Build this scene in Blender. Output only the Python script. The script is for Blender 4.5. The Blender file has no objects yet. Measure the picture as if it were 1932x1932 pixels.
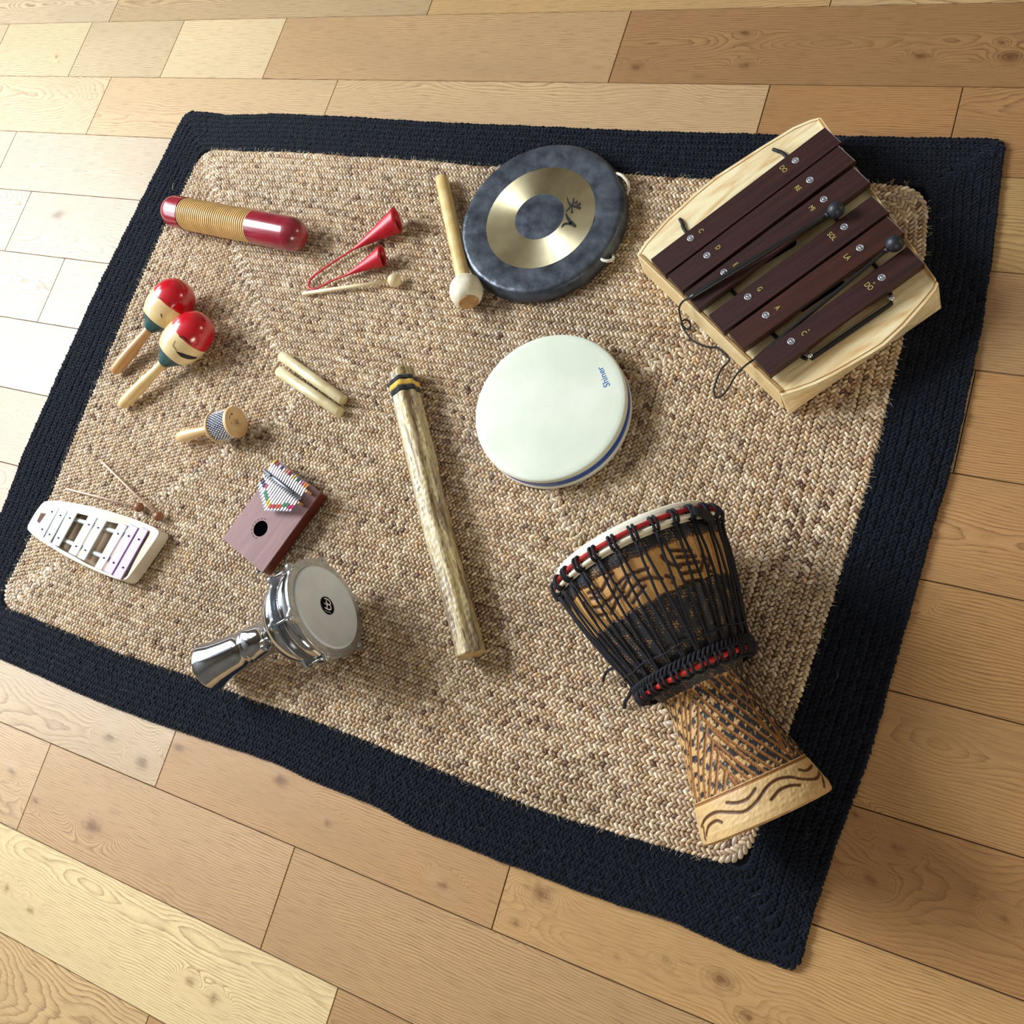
import bpy, math, random
import numpy as np
from mathutils import Matrix, Vector, Euler
rnd = random.Random(7); rng = np.random.default_rng(11)
S = bpy.context.scene; COL = S.collection

# ------------------------------------------------------------ camera
F_PX = 1800.16                      # focal length in pixels of the 1932 px frame
CAM = np.array([0.0, -1.46074, 1.56829])
MC = np.array([[0.8915911, -0.1946122, 0.4088905],
               [0.2943966, 0.9351949, -0.1968280],
               [-0.3440871, 0.2958660, 0.8911046]])      # columns: camera right, up, back
cd = bpy.data.cameras.new('camera'); cam = bpy.data.objects.new('camera', cd); COL.objects.link(cam)
cd.sensor_width = 36; cd.lens = F_PX/1932*36; cd.clip_start = .05; cd.clip_end = 60
m4 = Matrix([list(MC[i])+[CAM[i]] for i in range(3)]+[[0, 0, 0, 1]]); cam.matrix_world = m4
S.camera = cam

# ------------------------------------------------------------ world, lights, exposure
S.view_settings.view_transform = 'Standard'; S.view_settings.look = 'None'
S.view_settings.gamma = 1; S.view_settings.use_curve_mapping = False
S.view_settings.exposure = 0.0
w = bpy.data.worlds.new('world'); S.world = w; w.use_nodes = True
bg = w.node_tree.nodes['Background']; bg.inputs[0].default_value = (.80, .88, 1, 1); bg.inputs[1].default_value = .7

def area(name, loc, target, sx, sy, power, col):
    l = bpy.data.lights.new(name, 'AREA'); l.shape = 'RECTANGLE'; l.size = sx; l.size_y = sy
    l.energy = power; l.color = col
    o = bpy.data.objects.new(name, l); COL.objects.link(o); o.location = loc
    d = Vector(target)-Vector(loc); o.rotation_euler = d.to_track_quat('-Z', 'Y').to_euler()
    return o
area('window_light_high', (-4.02, -.8, 2.65), (-2.0, -.8, 2.1), 1.8, 1.4, 285, (.86, .93, 1.0))
area('window_light_low', (-4.02, -.9, 1.35), (-2.0, -.9, 1.35), 2.9, 1.0, 60, (.84, .92, 1.0))
area('window_light_right', (3.95, 1.0, 1.7), (2.0, 1.0, 1.55), 1.1, 1.1, 30, (1.0, .88, .70))
area('window_light_back', (2.6, -4.9, 1.8), (.9, -2.4, 1.2), 1.4, 1.3, 72, (1.0, .90, .72))

# ------------------------------------------------------------ helpers
def at(px, py, z=0.0):
    d = MC @ np.array([(px-966)/F_PX, -(py-966)/F_PX, -1.0])
    return CAM + (z-CAM[2])/d[2]*d
def ray(px, py):
    d = MC @ np.array([(px-966)/F_PX, -(py-966)/F_PX, -1.0]); return d/np.linalg.norm(d)
def nrm(v):
    v = np.asarray(v, float); return v/np.linalg.norm(v)
def lin(c):
    return tuple((x/255/12.92 if x/255 <= .04045 else ((x/255+.055)/1.055)**2.4) for x in c)

def tagp(o, label=None, cat=None, group=None, kind=None):
    for k, v in (('label', label), ('category', cat), ('group', group), ('kind', kind)):
        if v: o[k] = v
    return o
def root(name, loc, label, cat, group=None):
    o = bpy.data.objects.new(name, None); COL.objects.link(o); o.location = tuple(loc); o.empty_display_size = .02
    return tagp(o, label, cat, group)
def rloc(parent):
    p = parent
    while p is not None and p.parent is not None: p = p.parent
    return np.array(p.location) if p is not None else np.zeros(3)

def fast_mesh(name, V, Q, mat, smooth=True, attrs=None):
    """V (n,3) verts, Q (m,4) quads or list of polygons"""
    me = bpy.data.meshes.new(name); V = np.asarray(V, dtype=np.float32)
    if isinstance(Q, np.ndarray):
        n, k = Q.shape
        me.vertices.add(len(V)); me.vertices.foreach_set('co', V.ravel())
        me.loops.add(n*k); me.loops.foreach_set('vertex_index', Q.astype(np.int32).ravel())
        me.polygons.add(n); me.polygons.foreach_set('loop_start', np.arange(0, n*k, k, dtype=np.int32))
        me.polygons.foreach_set('loop_total', np.full(n, k, dtype=np.int32))
        me.update(calc_edges=True); me.validate()
    else:
        me.from_pydata([tuple(map(float, v)) for v in V], [], [tuple(int(i) for i in q) for q in Q]); me.update()
    me.polygons.foreach_set('use_smooth', np.full(len(me.polygons), bool(smooth)))
    if attrs:
        for an, (ty, data) in attrs.items():
            a = me.attributes.new(an, ty, 'POINT'); data = np.asarray(data, dtype=np.float32)
            if ty == 'FLOAT_COLOR':
                if data.shape[1] == 3: data = np.hstack([data, np.ones((len(data), 1), np.float32)])
                a.data.foreach_set('color', data.ravel())
            elif ty == 'FLOAT_VECTOR': a.data.foreach_set('vector', data.ravel())
            else: a.data.foreach_set('value', data.ravel())
    if mat: me.materials.append(mat)
    return me
def part(name, V, Q, mat, parent=None, smooth=True, attrs=None, frame=None, bevel=0, label=None, keepz=False):
    """vertices in room coordinates; stored relative to the thing they belong to"""
    V = np.asarray(V, float); attrs = dict(attrs or {})
    if frame is not None:
        O, A, B = (np.asarray(x, float) for x in frame); A = nrm(A); B = nrm(B-A*(A@B)); Cc = np.cross(A, B)
        attrs['gc'] = ('FLOAT_VECTOR', np.stack([(V-O)@A, (V-O)@B, (V-O)@Cc], 1))
    me = fast_mesh(name, V-rloc(parent), Q, mat, smooth, attrs)
    o = bpy.data.objects.new(name, me); COL.objects.link(o); o.parent = parent
    if bevel:
        b = o.modifiers.new('bevel', 'BEVEL'); b.width = bevel; b.segments = 2; b.limit_method = 'ANGLE'; b.angle_limit = math.radians(40)
        me.polygons.foreach_set('use_smooth', np.full(len(me.polygons), False))
    if label: o['label'] = label
    return o
def join(*ms):
    V = []; Q = []; n = 0
    for v, q in ms:
        V.append(np.asarray(v, float)); Q += [tuple(int(i)+n for i in f) for f in q]; n += len(v)
    return np.vstack(V), Q
def grid_quads(n, m, closed=False, off=0):
    """n rows of m columns"""
    i, j = np.meshgrid(np.arange(n-1), np.arange(m if closed else m-1), indexing='ij')
    j2 = (j+1) % m
    return np.stack([i*m+j, i*m+j2, (i+1)*m+j2, (i+1)*m+j], -1).reshape(-1, 4)+off
def boxm(c, ax, ay, az):
    """box from centre and half-axis vectors"""
    c, ax, ay, az = (np.asarray(v, float) for v in (c, ax, ay, az))
    V = [c+sx*ax+sy*ay+sz*az for sx in (-1, 1) for sy in (-1, 1) for sz in (-1, 1)]
    return np.array(V), [(0, 1, 3, 2), (4, 6, 7, 5), (0, 4, 5, 1), (2, 3, 7, 6), (0, 2, 6, 4), (1, 5, 7, 3)]
def prism(poly, z0, z1):
    """closed polygon in plan between two heights (z0, z1 may be lists); poly bottom may differ"""
    top = np.array([(p[0], p[1], z1) for p in poly]); bot = np.array([(p[0], p[1], z0) for p in poly]); n = len(poly)
    Q = [tuple(range(n)), tuple(range(2*n-1, n-1, -1))]+[(i, n+i, n+(i+1) % n, (i+1) % n) for i in range(n)]
    return np.vstack([top, bot]), [q[::-1] if area2(poly) < 0 else q for q in Q]
def area2(p):
    return sum(p[i][0]*p[(i+1) % len(p)][1]-p[(i+1) % len(p)][0]*p[i][1] for i in range(len(p)))
def smoothpath(P, n=8):
    P = np.asarray(P, float); out = []
    Pp = np.vstack([2*P[0]-P[1], P, 2*P[-1]-P[-2]])
    for i in range(1, len(Pp)-2):
        for k in range(n):
            t = k/n; a, b, c, d = Pp[i-1], Pp[i], Pp[i+1], Pp[i+2]
            out.append(.5*((2*b)+(-a+c)*t+(2*a-5*b+4*c-d)*t*t+(-a+3*b-3*c+d)*t**3))
    out.append(P[-1]); return np.array(out)
def tube(P, r, seg=10, caps=True, flat=1.0, up=(0, 0, 1)):
    P = np.asarray(P, float); n = len(P); r = np.broadcast_to(np.asarray(r, float), (n,))
    T = np.gradient(P, axis=0); T /= np.linalg.norm(T, axis=1)[:, None]+1e-12
    u = np.asarray(up, float); V = []
    for i in range(n):
        b = np.cross(T[i], u)
        if np.linalg.norm(b) < 1e-3: b = np.cross(T[i], (1, 0, 0.2))
        b = nrm(b); c = np.cross(b, T[i]); u = c
        for k in range(seg):
            a = 2*math.pi*k/seg; V.append(P[i]+r[i]*(math.cos(a)*b+flat*math.sin(a)*c))
    Q = [tuple(q) for q in grid_quads(n, seg, True)]
    Q = [q[::-1] for q in Q]
    if caps: Q += [tuple(range(seg)), tuple(range(n*seg-1, (n-1)*seg-1, -1))]
    return np.array(V), Q

class Rev:
    """surface of revolution about an axis; phi = 0 is its upper side"""
    def __init__(s, O, B, prof, up=(0, 0, 1)):
        s.O = np.asarray(O, float); s.a = nrm(np.asarray(B, float)-s.O); s.t = np.array([p[0] for p in prof], float); s.r = np.array([p[1] for p in prof], float)
        u = np.asarray(up, float); s.u = nrm(u-s.a*(s.a@u)); s.w = np.cross(s.a, s.u)
    def R(s, t): return np.interp(t, s.t, s.r)
    def pt(s, t, ph, off=0.0, R=None):
        t = np.asarray(t, float); ph = np.asarray(ph, float); r = (s.R(t) if R is None else R)+off
        return s.O+t[..., None]*s.a+(r*np.cos(ph))[..., None]*s.u+(r*np.sin(ph))[..., None]*s.w
    def mesh(s, seg=48, prof=None, capa=False, capb=False):
        t = s.t if prof is None else np.array([p[0] for p in prof]); r = s.r if prof is None else np.array([p[1] for p in prof])
        ph = np.linspace(0, 2*math.pi, seg, endpoint=False)
        V = np.concatenate([s.pt(np.full(seg, a), ph, R=np.full(seg, b)) for a, b in zip(t, r)])
        Q = [tuple(q) for q in grid_quads(len(t), seg, True)]
        if capa: Q.append(tuple(range(seg-1, -1, -1)))
        if capb: Q.append(tuple(range((len(t)-1)*seg, len(t)*seg)))
        return V, Q
    def hit(s, px, py):
        d = ray(px, py); ts = np.linspace(.8, 3.2, 6000); P = CAM+ts[:, None]*d-s.O
        ax = P@s.a; x = P@s.u; y = P@s.w; rr = np.hypot(x, y)
        ok = (ax >= s.t[0]) & (ax <= s.t[-1]) & (rr <= s.R(ax))
        if ok.any(): i = int(np.argmax(ok))
        else:
            q = np.where((ax >= s.t[0]) & (ax <= s.t[-1]), rr-s.R(ax), 9); i = int(np.argmin(q))
        return float(ax[i]), float(math.atan2(y[i], x[i]))
    def ribbon(s, pts, wid, off=.0004, n=6, th=.0003):
        """narrow painted or carved line following the surface through (t,phi) points"""
        P = smoothpath([(a, b, 0) for a, b in pts], n)[:, :2]; wd = np.interp(np.linspace(0, 1, len(P)), np.linspace(0, 1, len(np.atleast_1d(wid))) if np.size(wid) > 1 else [0, 1], wid if np.size(wid) > 1 else [wid, wid])
        r = s.R(P[:, 0]); X = np.stack([P[:, 0], P[:, 1]*r], 1); T = np.gradient(X, axis=0); T /= np.linalg.norm(T, axis=1)[:, None]+1e-12
        N = np.stack([-T[:, 1], T[:, 0]], 1); V = []
        for sg in (-1, 1):
            Y = X+N*wd[:, None]/2*sg; V.append(s.pt(Y[:, 0], Y[:, 1]/r, off))
        V = np.concatenate([V[0], V[1]]); n = len(P)
        return V, [(i, i+1, n+i+1, n+i) for i in range(n-1)]
    def patch(s, pts, off=.0004, c=None):
        P = np.array(pts, float); V = s.pt(P[:, 0], P[:, 1], off); return V, [tuple(range(len(P)))]

# ------------------------------------------------------------ materials
def mat(name, c1, c2=None, rough=.5, metal=0.0, scale=(30, 30, 30), attr=None, bump=0.0, bscale=200, detail=4, spec=.5, coat=0.0, sheen=0.0, lo=.35, hi=.65, dist=0.0, aniso=0.0, rvar=0.0, trans=0.0, sub=0.0):
    m = bpy.data.materials.new(name); m.use_nodes = True; nt = m.node_tree; N = nt.nodes; L = nt.links
    b = N['Principled BSDF']; b.inputs['Roughness'].default_value = rough; b.inputs['Metallic'].default_value = metal
    b.inputs['Specular IOR Level'].default_value = spec; b.inputs['Coat Weight'].default_value = coat; b.inputs['Coat Roughness'].default_value = .12
    b.inputs['Sheen Weight'].default_value = sheen; b.inputs['Anisotropic'].default_value = aniso
    b.inputs['Transmission Weight'].default_value = trans
    tc = N.new('ShaderNodeTexCoord')
    if attr:
        at_ = N.new('ShaderNodeAttribute'); at_.attribute_name = attr; src = at_.outputs['Vector']
    else: src = tc.outputs['Object']
    mp = N.new('ShaderNodeMapping'); mp.inputs['Scale'].default_value = scale; L.new(src, mp.inputs['Vector'])
    nz = N.new('ShaderNodeTexNoise'); nz.inputs['Scale'].default_value = 1; nz.inputs['Detail'].default_value = detail; nz.inputs['Distortion'].default_value = dist
    L.new(mp.outputs[0], nz.inputs['Vector'])
    rp = N.new('ShaderNodeValToRGB'); rp.color_ramp.elements[0].position = lo; rp.color_ramp.elements[1].position = hi
    rp.color_ramp.elements[0].color = (*lin(c1), 1); rp.color_ramp.elements[1].color = (*lin(c2 or c1), 1)
    L.new(nz.outputs['Fac'], rp.inputs[0]); L.new(rp.outputs[0], b.inputs['Base Color'])
    if rvar:
        mr = N.new('ShaderNodeMapRange'); mr.inputs['To Min'].default_value = rough-rvar; mr.inputs['To Max'].default_value = rough+rvar
        L.new(nz.outputs['Fac'], mr.inputs['Value']); L.new(mr.outputs[0], b.inputs['Roughness'])
    if bump:
        n2 = N.new('ShaderNodeTexNoise'); n2.inputs['Scale'].default_value = bscale; n2.inputs['Detail'].default_value = 3
        L.new(src, n2.inputs['Vector']); bp = N.new('ShaderNodeBump'); bp.inputs['Strength'].default_value = bump; bp.inputs['Distance'].default_value = .002
        L.new(n2.outputs['Fac'], bp.inputs['Height']); L.new(bp.outputs[0], b.inputs['Normal'])
    return m
def vcmat(name, rough=.6, bump=0.0, bscale=300, sheen=0.0, spec=.4, coat=0.0, streak=0.0, gc=(60, 900, 900)):
    """colour comes from the 'Col' attribute of the mesh, with a little fibre noise"""
    m = bpy.data.materials.new(name); m.use_nodes = True; nt = m.node_tree; N = nt.nodes; L = nt.links
    b = N['Principled BSDF']; b.inputs['Roughness'].default_value = rough; b.inputs['Sheen Weight'].default_value = sheen
    b.inputs['Specular IOR Level'].default_value = spec; b.inputs['Coat Weight'].default_value = coat
    a = N.new('ShaderNodeAttribute'); a.attribute_name = 'Col'
    if streak:
        g = N.new('ShaderNodeAttribute'); g.attribute_name = 'gc'
        mp = N.new('ShaderNodeMapping'); mp.inputs['Scale'].default_value = gc; L.new(g.outputs['Vector'], mp.inputs['Vector'])
        nz = N.new('ShaderNodeTexNoise'); nz.inputs['Scale'].default_value = 1; nz.inputs['Detail'].default_value = 3; L.new(mp.outputs[0], nz.inputs['Vector'])
        mr = N.new('ShaderNodeMapRange'); mr.inputs['From Min'].default_value = .3; mr.inputs['From Max'].default_value = .7
        mr.inputs['To Min'].default_value = 1-streak; mr.inputs['To Max'].default_value = 1+streak*.6; L.new(nz.outputs['Fac'], mr.inputs['Value'])
        mx = N.new('ShaderNodeVectorMath'); mx.operation = 'SCALE'; L.new(a.outputs['Color'], mx.inputs[0]); L.new(mr.outputs[0], mx.inputs['Scale'])
        L.new(mx.outputs[0], b.inputs['Base Color'])
        if bump:
            bp = N.new('ShaderNodeBump'); bp.inputs['Strength'].default_value = bump; bp.inputs['Distance'].default_value = .001
            L.new(nz.outputs['Fac'], bp.inputs['Height']); L.new(bp.outputs[0], b.inputs['Normal'])
    else:
        L.new(a.outputs['Color'], b.inputs['Base Color'])
        if bump:
            tc = N.new('ShaderNodeTexCoord'); nz = N.new('ShaderNodeTexNoise'); nz.inputs['Scale'].default_value = bscale; nz.inputs['Detail'].default_value = 4
            L.new(tc.outputs['Object'], nz.inputs['Vector']); bp = N.new('ShaderNodeBump'); bp.inputs['Strength'].default_value = bump; bp.inputs['Distance'].default_value = .002
            L.new(nz.outputs['Fac'], bp.inputs['Height']); L.new(bp.outputs[0], b.inputs['Normal'])
    return m

def snoise(x, y, seed, f, octs=3):
    """cheap smooth noise in numpy, roughly -1..1"""
    r = np.random.default_rng(seed); o = 0; A = 1; tot = 0
    for k in range(octs):
        for j in range(5):
            a = r.uniform(0, 2*np.pi); ff = f*r.uniform(.6, 1.5)
            o = o+A*np.sin((x*np.cos(a)+y*np.sin(a))*ff*2*np.pi+r.uniform(0, 6.28)); tot += A*.45
        f *= 2.1; A *= .55
    return o/tot

# ------------------------------------------------------------ floor: oak laminate planks
PW = .18
KN = [((1200, 127), .012), ((1406, 62), .010), ((1406, 124), .009), ((1736, 106), .012), ((1906, 107), .020), ((1891, 80), .007), ((107, 107), .006), ((110, 405), .020),
      ((206, 1391), .012), ((268, 1438), .014), ((337, 1411), .013), ((529, 1473), .015), ((20, 1455), .008), ((67, 1511), .009), ((174, 1560), .020), ((13, 1677), .009), ((58, 1717), .008),
      ((359, 1850), .009), ((404, 1884), .010), ((619, 1554), .007), ((834, 1671), .008), ((1020, 1686), .018), ((1160, 1804), .005), ((1256, 1811), .006), ((971, 1740), .008),
      ((1641, 1661), .008), ((1409, 1917), .013), ((1360, 1848), .017), ((1612, 1536), .007), ((1891, 1734), .006), ((1695, 1600), .008), ((1725, 1130), .005)]
KN = [(at(*p)[:2], r) for p, r in KN]
BR = {-1: [-2.34, -1.31, -.398], 0: [-2.745, -2.402, -2.06, -1.719, -.805], 1: [-2.235, -1.49, -.469, -.126], 2: [-2.504, -.6], 3: [-2.341, -1.3, .9],
      4: [-2.115, -.007], 5: [-2.9, -1.0, .7], 6: [-2.2, -1.2, 1.1], 7: [-2.6, -1.1, .55], 8: [-2.75, -.9, 1.2], 9: [-1.27, -.531, 1.0], 10: [-1.56, -.93, .8], 11: [-2.4, -.7625, .9], 12: [-1.105, .5]}
TINT = {(-1, 1): (178, 152, 116), (-1, 0): (186, 164, 134), (0, 1): (196, 176, 140), (0, 0): (190, 168, 134), (0, 3): (208, 184, 146), (0, 2): (190, 168, 134), (0, 4): (182, 148, 108), (0, 5): (160, 120, 80), (1, 2): (196, 164, 124), (1, 3): (174, 130, 84), (1, 4): (170, 128, 84), (1, 1): (198, 168, 128), (1, 0): (200, 176, 140),  # planks left of the rug are greyed: window glare mixed into their colour
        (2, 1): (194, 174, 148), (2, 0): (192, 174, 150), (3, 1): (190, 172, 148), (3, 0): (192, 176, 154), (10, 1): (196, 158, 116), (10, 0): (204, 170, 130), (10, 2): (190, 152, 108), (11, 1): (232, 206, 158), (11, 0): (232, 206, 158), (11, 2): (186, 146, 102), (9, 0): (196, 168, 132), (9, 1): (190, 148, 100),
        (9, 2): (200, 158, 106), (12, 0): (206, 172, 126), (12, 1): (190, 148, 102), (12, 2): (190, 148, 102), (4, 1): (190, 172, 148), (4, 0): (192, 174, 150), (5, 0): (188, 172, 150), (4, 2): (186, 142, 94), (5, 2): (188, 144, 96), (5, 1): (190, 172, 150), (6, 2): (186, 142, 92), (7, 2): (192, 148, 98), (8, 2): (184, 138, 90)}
V = []; Q = []; aG = []; aC = []; aK = []; aU = []; nv = 0
for row in range(-14, 27):
    fine = -1 <= row <= 13
    js = BR.get(row)
    if js is None:
        js = []; x = -5+rnd.random()
        while x < 4: js.append(x); x += rnd.uniform(.8, 1.4)
    x = min(js)-1.2; lft = []
    while x > -5.2: lft.append(x); x -= rnd.uniform(.9, 1.3)
    x = max(js)+1.2; rgt = []
    while x < 4.4: rgt.append(x); x += rnd.uniform(.9, 1.3)
    ends = [-5.2]+sorted(lft)+js+rgt+[4.4]
    nleft = len(lft)+1
    for k in range(len(ends)-1):
        x0, x1 = ends[k]+.0006, ends[k+1]-.0006
        if x1-x0 < .02: continue
        y1 = -row*PW-.0006; y0 = y1-PW+.0012; L = x1-x0
        vis = fine and x1 > -3.3 and x0 < 1.4
        st = .009 if vis else .12
        nx = max(3, int(L/st)+2); ny = 34 if vis else 5
        xs = np.concatenate([[x0, x0+.0007], np.linspace(x0+.0007, x1-.0007, nx)[1:-1], [x1-.0007, x1]])
        ys = np.concatenate([[y0, y0+.0007], np.linspace(y0+.0007, y1-.0007, ny)[1:-1], [y1-.0007, y1]])
        X, Y = np.meshgrid(xs, ys, indexing='ij'); Z = np.zeros_like(X)
        Z[0] = Z[-1] = -.0018; Z[:, 0] = Z[:, -1] = -.0018
        ki = (k-nleft+1) if row in BR else 99
        sd = row*31+k*7+500; r = np.random.default_rng(sd)
        u = X-x0; v = Y-(y0+y1)/2
        v0 = r.uniform(-.06, .06) if r.random() < .55 else r.uniform(-.22, .22)
        h = r.uniform(.0, .05)+u*r.uniform(-.09, .09)+.020*snoise(X*1.0, Y*1.5, sd, 1.3, 3)
        R = np.sqrt((v-v0)**2+h*h+.0001)+.0035*snoise(X, Y*2.5, sd+1, 3.5, 2)
        K = np.zeros_like(X)
        for (kp, kr) in KN:
            if kp[1] > y1+.04 or kp[1] < y0-.04 or kp[0] < x0-.08 or kp[0] > x1+.08: continue
            dx = (X-kp[0])*.62; dy = (Y-kp[1]); d = np.hypot(dx, dy)
            wq = np.exp(-(d/(kr*1.9))**2); R = R*(1-wq)+(d*1.0+.01)*wq
            K = np.maximum(K, np.exp(-(d*(1+.35*snoise(X, Y, sd+9, 60, 2))/(kr*.55))**2))
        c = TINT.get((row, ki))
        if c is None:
            c = np.array((188, 170, 144) if x1 < -1.7 else (184, 148, 104))+r.uniform(-9, 9)+np.array([0, r.uniform(-2, 3), r.uniform(-5, 5)])  # greyer default on the left carries the glare in the plank colour
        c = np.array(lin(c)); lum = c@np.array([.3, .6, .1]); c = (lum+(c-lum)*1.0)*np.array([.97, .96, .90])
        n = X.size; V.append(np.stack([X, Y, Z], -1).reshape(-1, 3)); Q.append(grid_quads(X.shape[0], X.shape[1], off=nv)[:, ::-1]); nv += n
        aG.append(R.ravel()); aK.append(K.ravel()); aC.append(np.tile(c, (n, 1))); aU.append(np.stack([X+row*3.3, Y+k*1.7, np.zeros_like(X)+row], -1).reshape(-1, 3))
V = np.concatenate(V); Q = np.concatenate(Q)
mf = bpy.data.materials.new('oak_planks'); mf.use_nodes = True; nt = mf.node_tree; N = nt.nodes; Lk = nt.links; b = N['Principled BSDF']
def NN(t, **k):
    n = N.new(t)
    for a, v_ in k.items(): setattr(n, a, v_)
    return n
def attrn(nm, out='Fac'):
    n = N.new('ShaderNodeAttribute'); n.attribute_name = nm; return n.outputs[out]
def math_(op, a, b_=None, c=None):
    n = N.new('ShaderNodeMath'); n.operation = op
    for i, x in enumerate((a, b_, c)):
        if x is None: continue
        if isinstance(x, (int, float)): n.inputs[i].default_value = x
        else: Lk.new(x, n.inputs[i])
    return n.outputs[0]
G = attrn('G'); Kn = attrn('Kn'); gcv = attrn('gc', 'Vector')
mpa = NN('ShaderNodeMapping'); mpa.inputs['Scale'].default_value = (14, 55, 1); Lk.new(gcv, mpa.inputs['Vector'])
n1 = NN('ShaderNodeTexNoise'); n1.inputs['Scale'].default_value = 1; n1.inputs['Detail'].default_value = 5; Lk.new(mpa.outputs[0], n1.inputs['Vector'])
g2 = math_('ADD', G, math_('MULTIPLY', n1.outputs['Fac'], .0065))
ring = math_('FRACT', math_('MULTIPLY', g2, 215.0))
rl = NN('ShaderNodeValToRGB'); e = rl.color_ramp.elements; e[0].position = 0; e[0].color = (0, 0, 0, 1); e[1].position = 1; e[1].color = (0, 0, 0, 1)
for p_, v_ in ((.45, .12), (.78, .55), (.9, 1.0)):
    q_ = e.new(p_); q_.color = (v_, v_, v_, 1)
Lk.new(ring, rl.inputs[0])
mpb = NN('ShaderNodeMapping'); mpb.inputs['Scale'].default_value = (22, 620, 1); Lk.new(gcv, mpb.inputs['Vector'])
n2 = NN('ShaderNodeTexNoise'); n2.inputs['Scale'].default_value = 1; n2.inputs['Detail'].default_value = 4; Lk.new(mpb.outputs[0], n2.inputs['Vector'])
mpc = NN('ShaderNodeMapping'); mpc.inputs['Scale'].default_value = (2.2, 7, 1); Lk.new(gcv, mpc.inputs['Vector'])
n3 = NN('ShaderNodeTexNoise'); n3.inputs['Scale'].default_value = 1; n3.inputs['Detail'].default_value = 3; Lk.new(mpc.outputs[0], n3.inputs['Vector'])
amp = NN('ShaderNodeMapRange'); amp.inputs['From Min'].default_value = .35; amp.inputs['From Max'].default_value = .7; amp.inputs['To Min'].default_value = .24; amp.inputs['To Max'].default_value = .85; Lk.new(n3.outputs['Fac'], amp.inputs['Value'])
dark = math_('MULTIPLY', rl.outputs[0], amp.outputs[0])
pore = NN('ShaderNodeMapRange'); pore.inputs['From Min'].default_value = .50; pore.inputs['From Max'].default_value = .72; pore.inputs['To Max'].default_value = .45; Lk.new(n2.outputs['Fac'], pore.inputs['Value'])
dark = math_('ADD', dark, pore.outputs[0])
dark = math_('ADD', dark, math_('MULTIPLY', Kn, .85))
dark = math_('MINIMUM', dark, .92)
mx = NN('ShaderNodeMix', data_type='RGBA'); Lk.new(dark, mx.inputs['Factor'])
ca = N.new('ShaderNodeAttribute'); ca.attribute_name = 'Col'
tone = NN('ShaderNodeMapRange'); tone.inputs['From Min'].default_value = .3; tone.inputs['From Max'].default_value = .7; tone.inputs['To Min'].default_value = .86; tone.inputs['To Max'].default_value = 1.13; Lk.new(n3.outputs['Fac'], tone.inputs['Value'])
sc_ = NN('ShaderNodeVectorMath', operation='SCALE'); Lk.new(ca.outputs['Color'], sc_.inputs[0]); Lk.new(tone.outputs[0], sc_.inputs['Scale'])
dk = NN('ShaderNodeVectorMath', operation='MULTIPLY'); Lk.new(ca.outputs['Color'], dk.inputs[0]); dk.inputs[1].default_value = (.34, .26, .20)
Lk.new(sc_.outputs[0], mx.inputs['A']); Lk.new(dk.outputs[0], mx.inputs['B']); Lk.new(mx.outputs['Result'], b.inputs['Base Color'])
b.inputs['Roughness'].default_value = .46; b.inputs['Specular IOR Level'].default_value = .5; b.inputs['Coat Weight'].default_value = .08; b.inputs['Coat Roughness'].default_value = .30
bp = NN('ShaderNodeBump'); bp.inputs['Strength'].default_value = .25; bp.inputs['Distance'].default_value = .0006; bp.invert = True
Lk.new(dark, bp.inputs['Height']); Lk.new(bp.outputs[0], b.inputs['Normal'])
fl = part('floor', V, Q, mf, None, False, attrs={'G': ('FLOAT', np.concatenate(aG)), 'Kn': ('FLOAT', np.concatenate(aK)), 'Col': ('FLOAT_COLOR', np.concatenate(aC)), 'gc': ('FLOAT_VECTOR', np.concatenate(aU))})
tagp(fl, kind='structure')
v, q = boxm((-.4, -1.1, -.052), (4.8, 0, 0), (0, 4.2, 0), (0, 0, .05))
sub = part('floor_base_1', v, q, mat('dark_seam', (50, 34, 20), rough=.9), None, False); tagp(sub, kind='structure')  # dark slab added under the planks so their seams read dark

# ------------------------------------------------------------ room shell (behind and beside the camera)
mwall = mat('wall_paint', (132, 124, 112), (124, 116, 104), rough=.9, scale=(2, 2, 2)); mceil = mat('ceiling_paint', (140, 138, 134), rough=.95)
mframe = mat('white_frame', (236, 236, 234), rough=.4)
X0, X1, Y0, Y1, HT = -4.08, 4.05, -5.0, 2.6, 3.8
def wall(name, axis, c, lo, hi, holes, sgn):
    """wall slab along one axis with rectangular openings (a0,a1,z0,z1)"""
    ms = []; T = .06
    def slab(a0, a1, z0, z1):
        if a1-a0 < .001 or z1-z0 < .001: return
        ca_, ha = (a0+a1)/2, (a1-a0)/2; cz, hz = (z0+z1)/2, (z1-z0)/2
        if axis == 'x': ms.append(boxm((c+sgn*T, ca_, cz), (T, 0, 0), (0, ha, 0), (0, 0, hz)))
        else: ms.append(boxm((ca_, c+sgn*T, cz), (ha, 0, 0), (0, T, 0), (0, 0, hz)))
    if holes:
        a0, a1, z0, z1 = holes[0]; slab(lo, a0, 0, HT); slab(a1, hi, 0, HT); slab(a0, a1, 0, z0); slab(a0, a1, z1, HT)
    else: slab(lo, hi, 0, HT)
    v, q = join(*ms); tagp(part(name, v, q, mwall, None, False), kind='structure')
wall('wall_left', 'x', X0, Y0, Y1, [(-2.4, .6, .85, 3.6)], -1); wall('wall_right', 'x', X1, Y0, Y1, [(.3, 1.7, 1.0, 2.4)], 1)
wall('wall_back', 'y', Y0, X0, X1, [(1.8, 3.4, 1.05, 2.55)], -1); wall('wall_front', 'y', Y1, X0, X1, [], 1)
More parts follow.
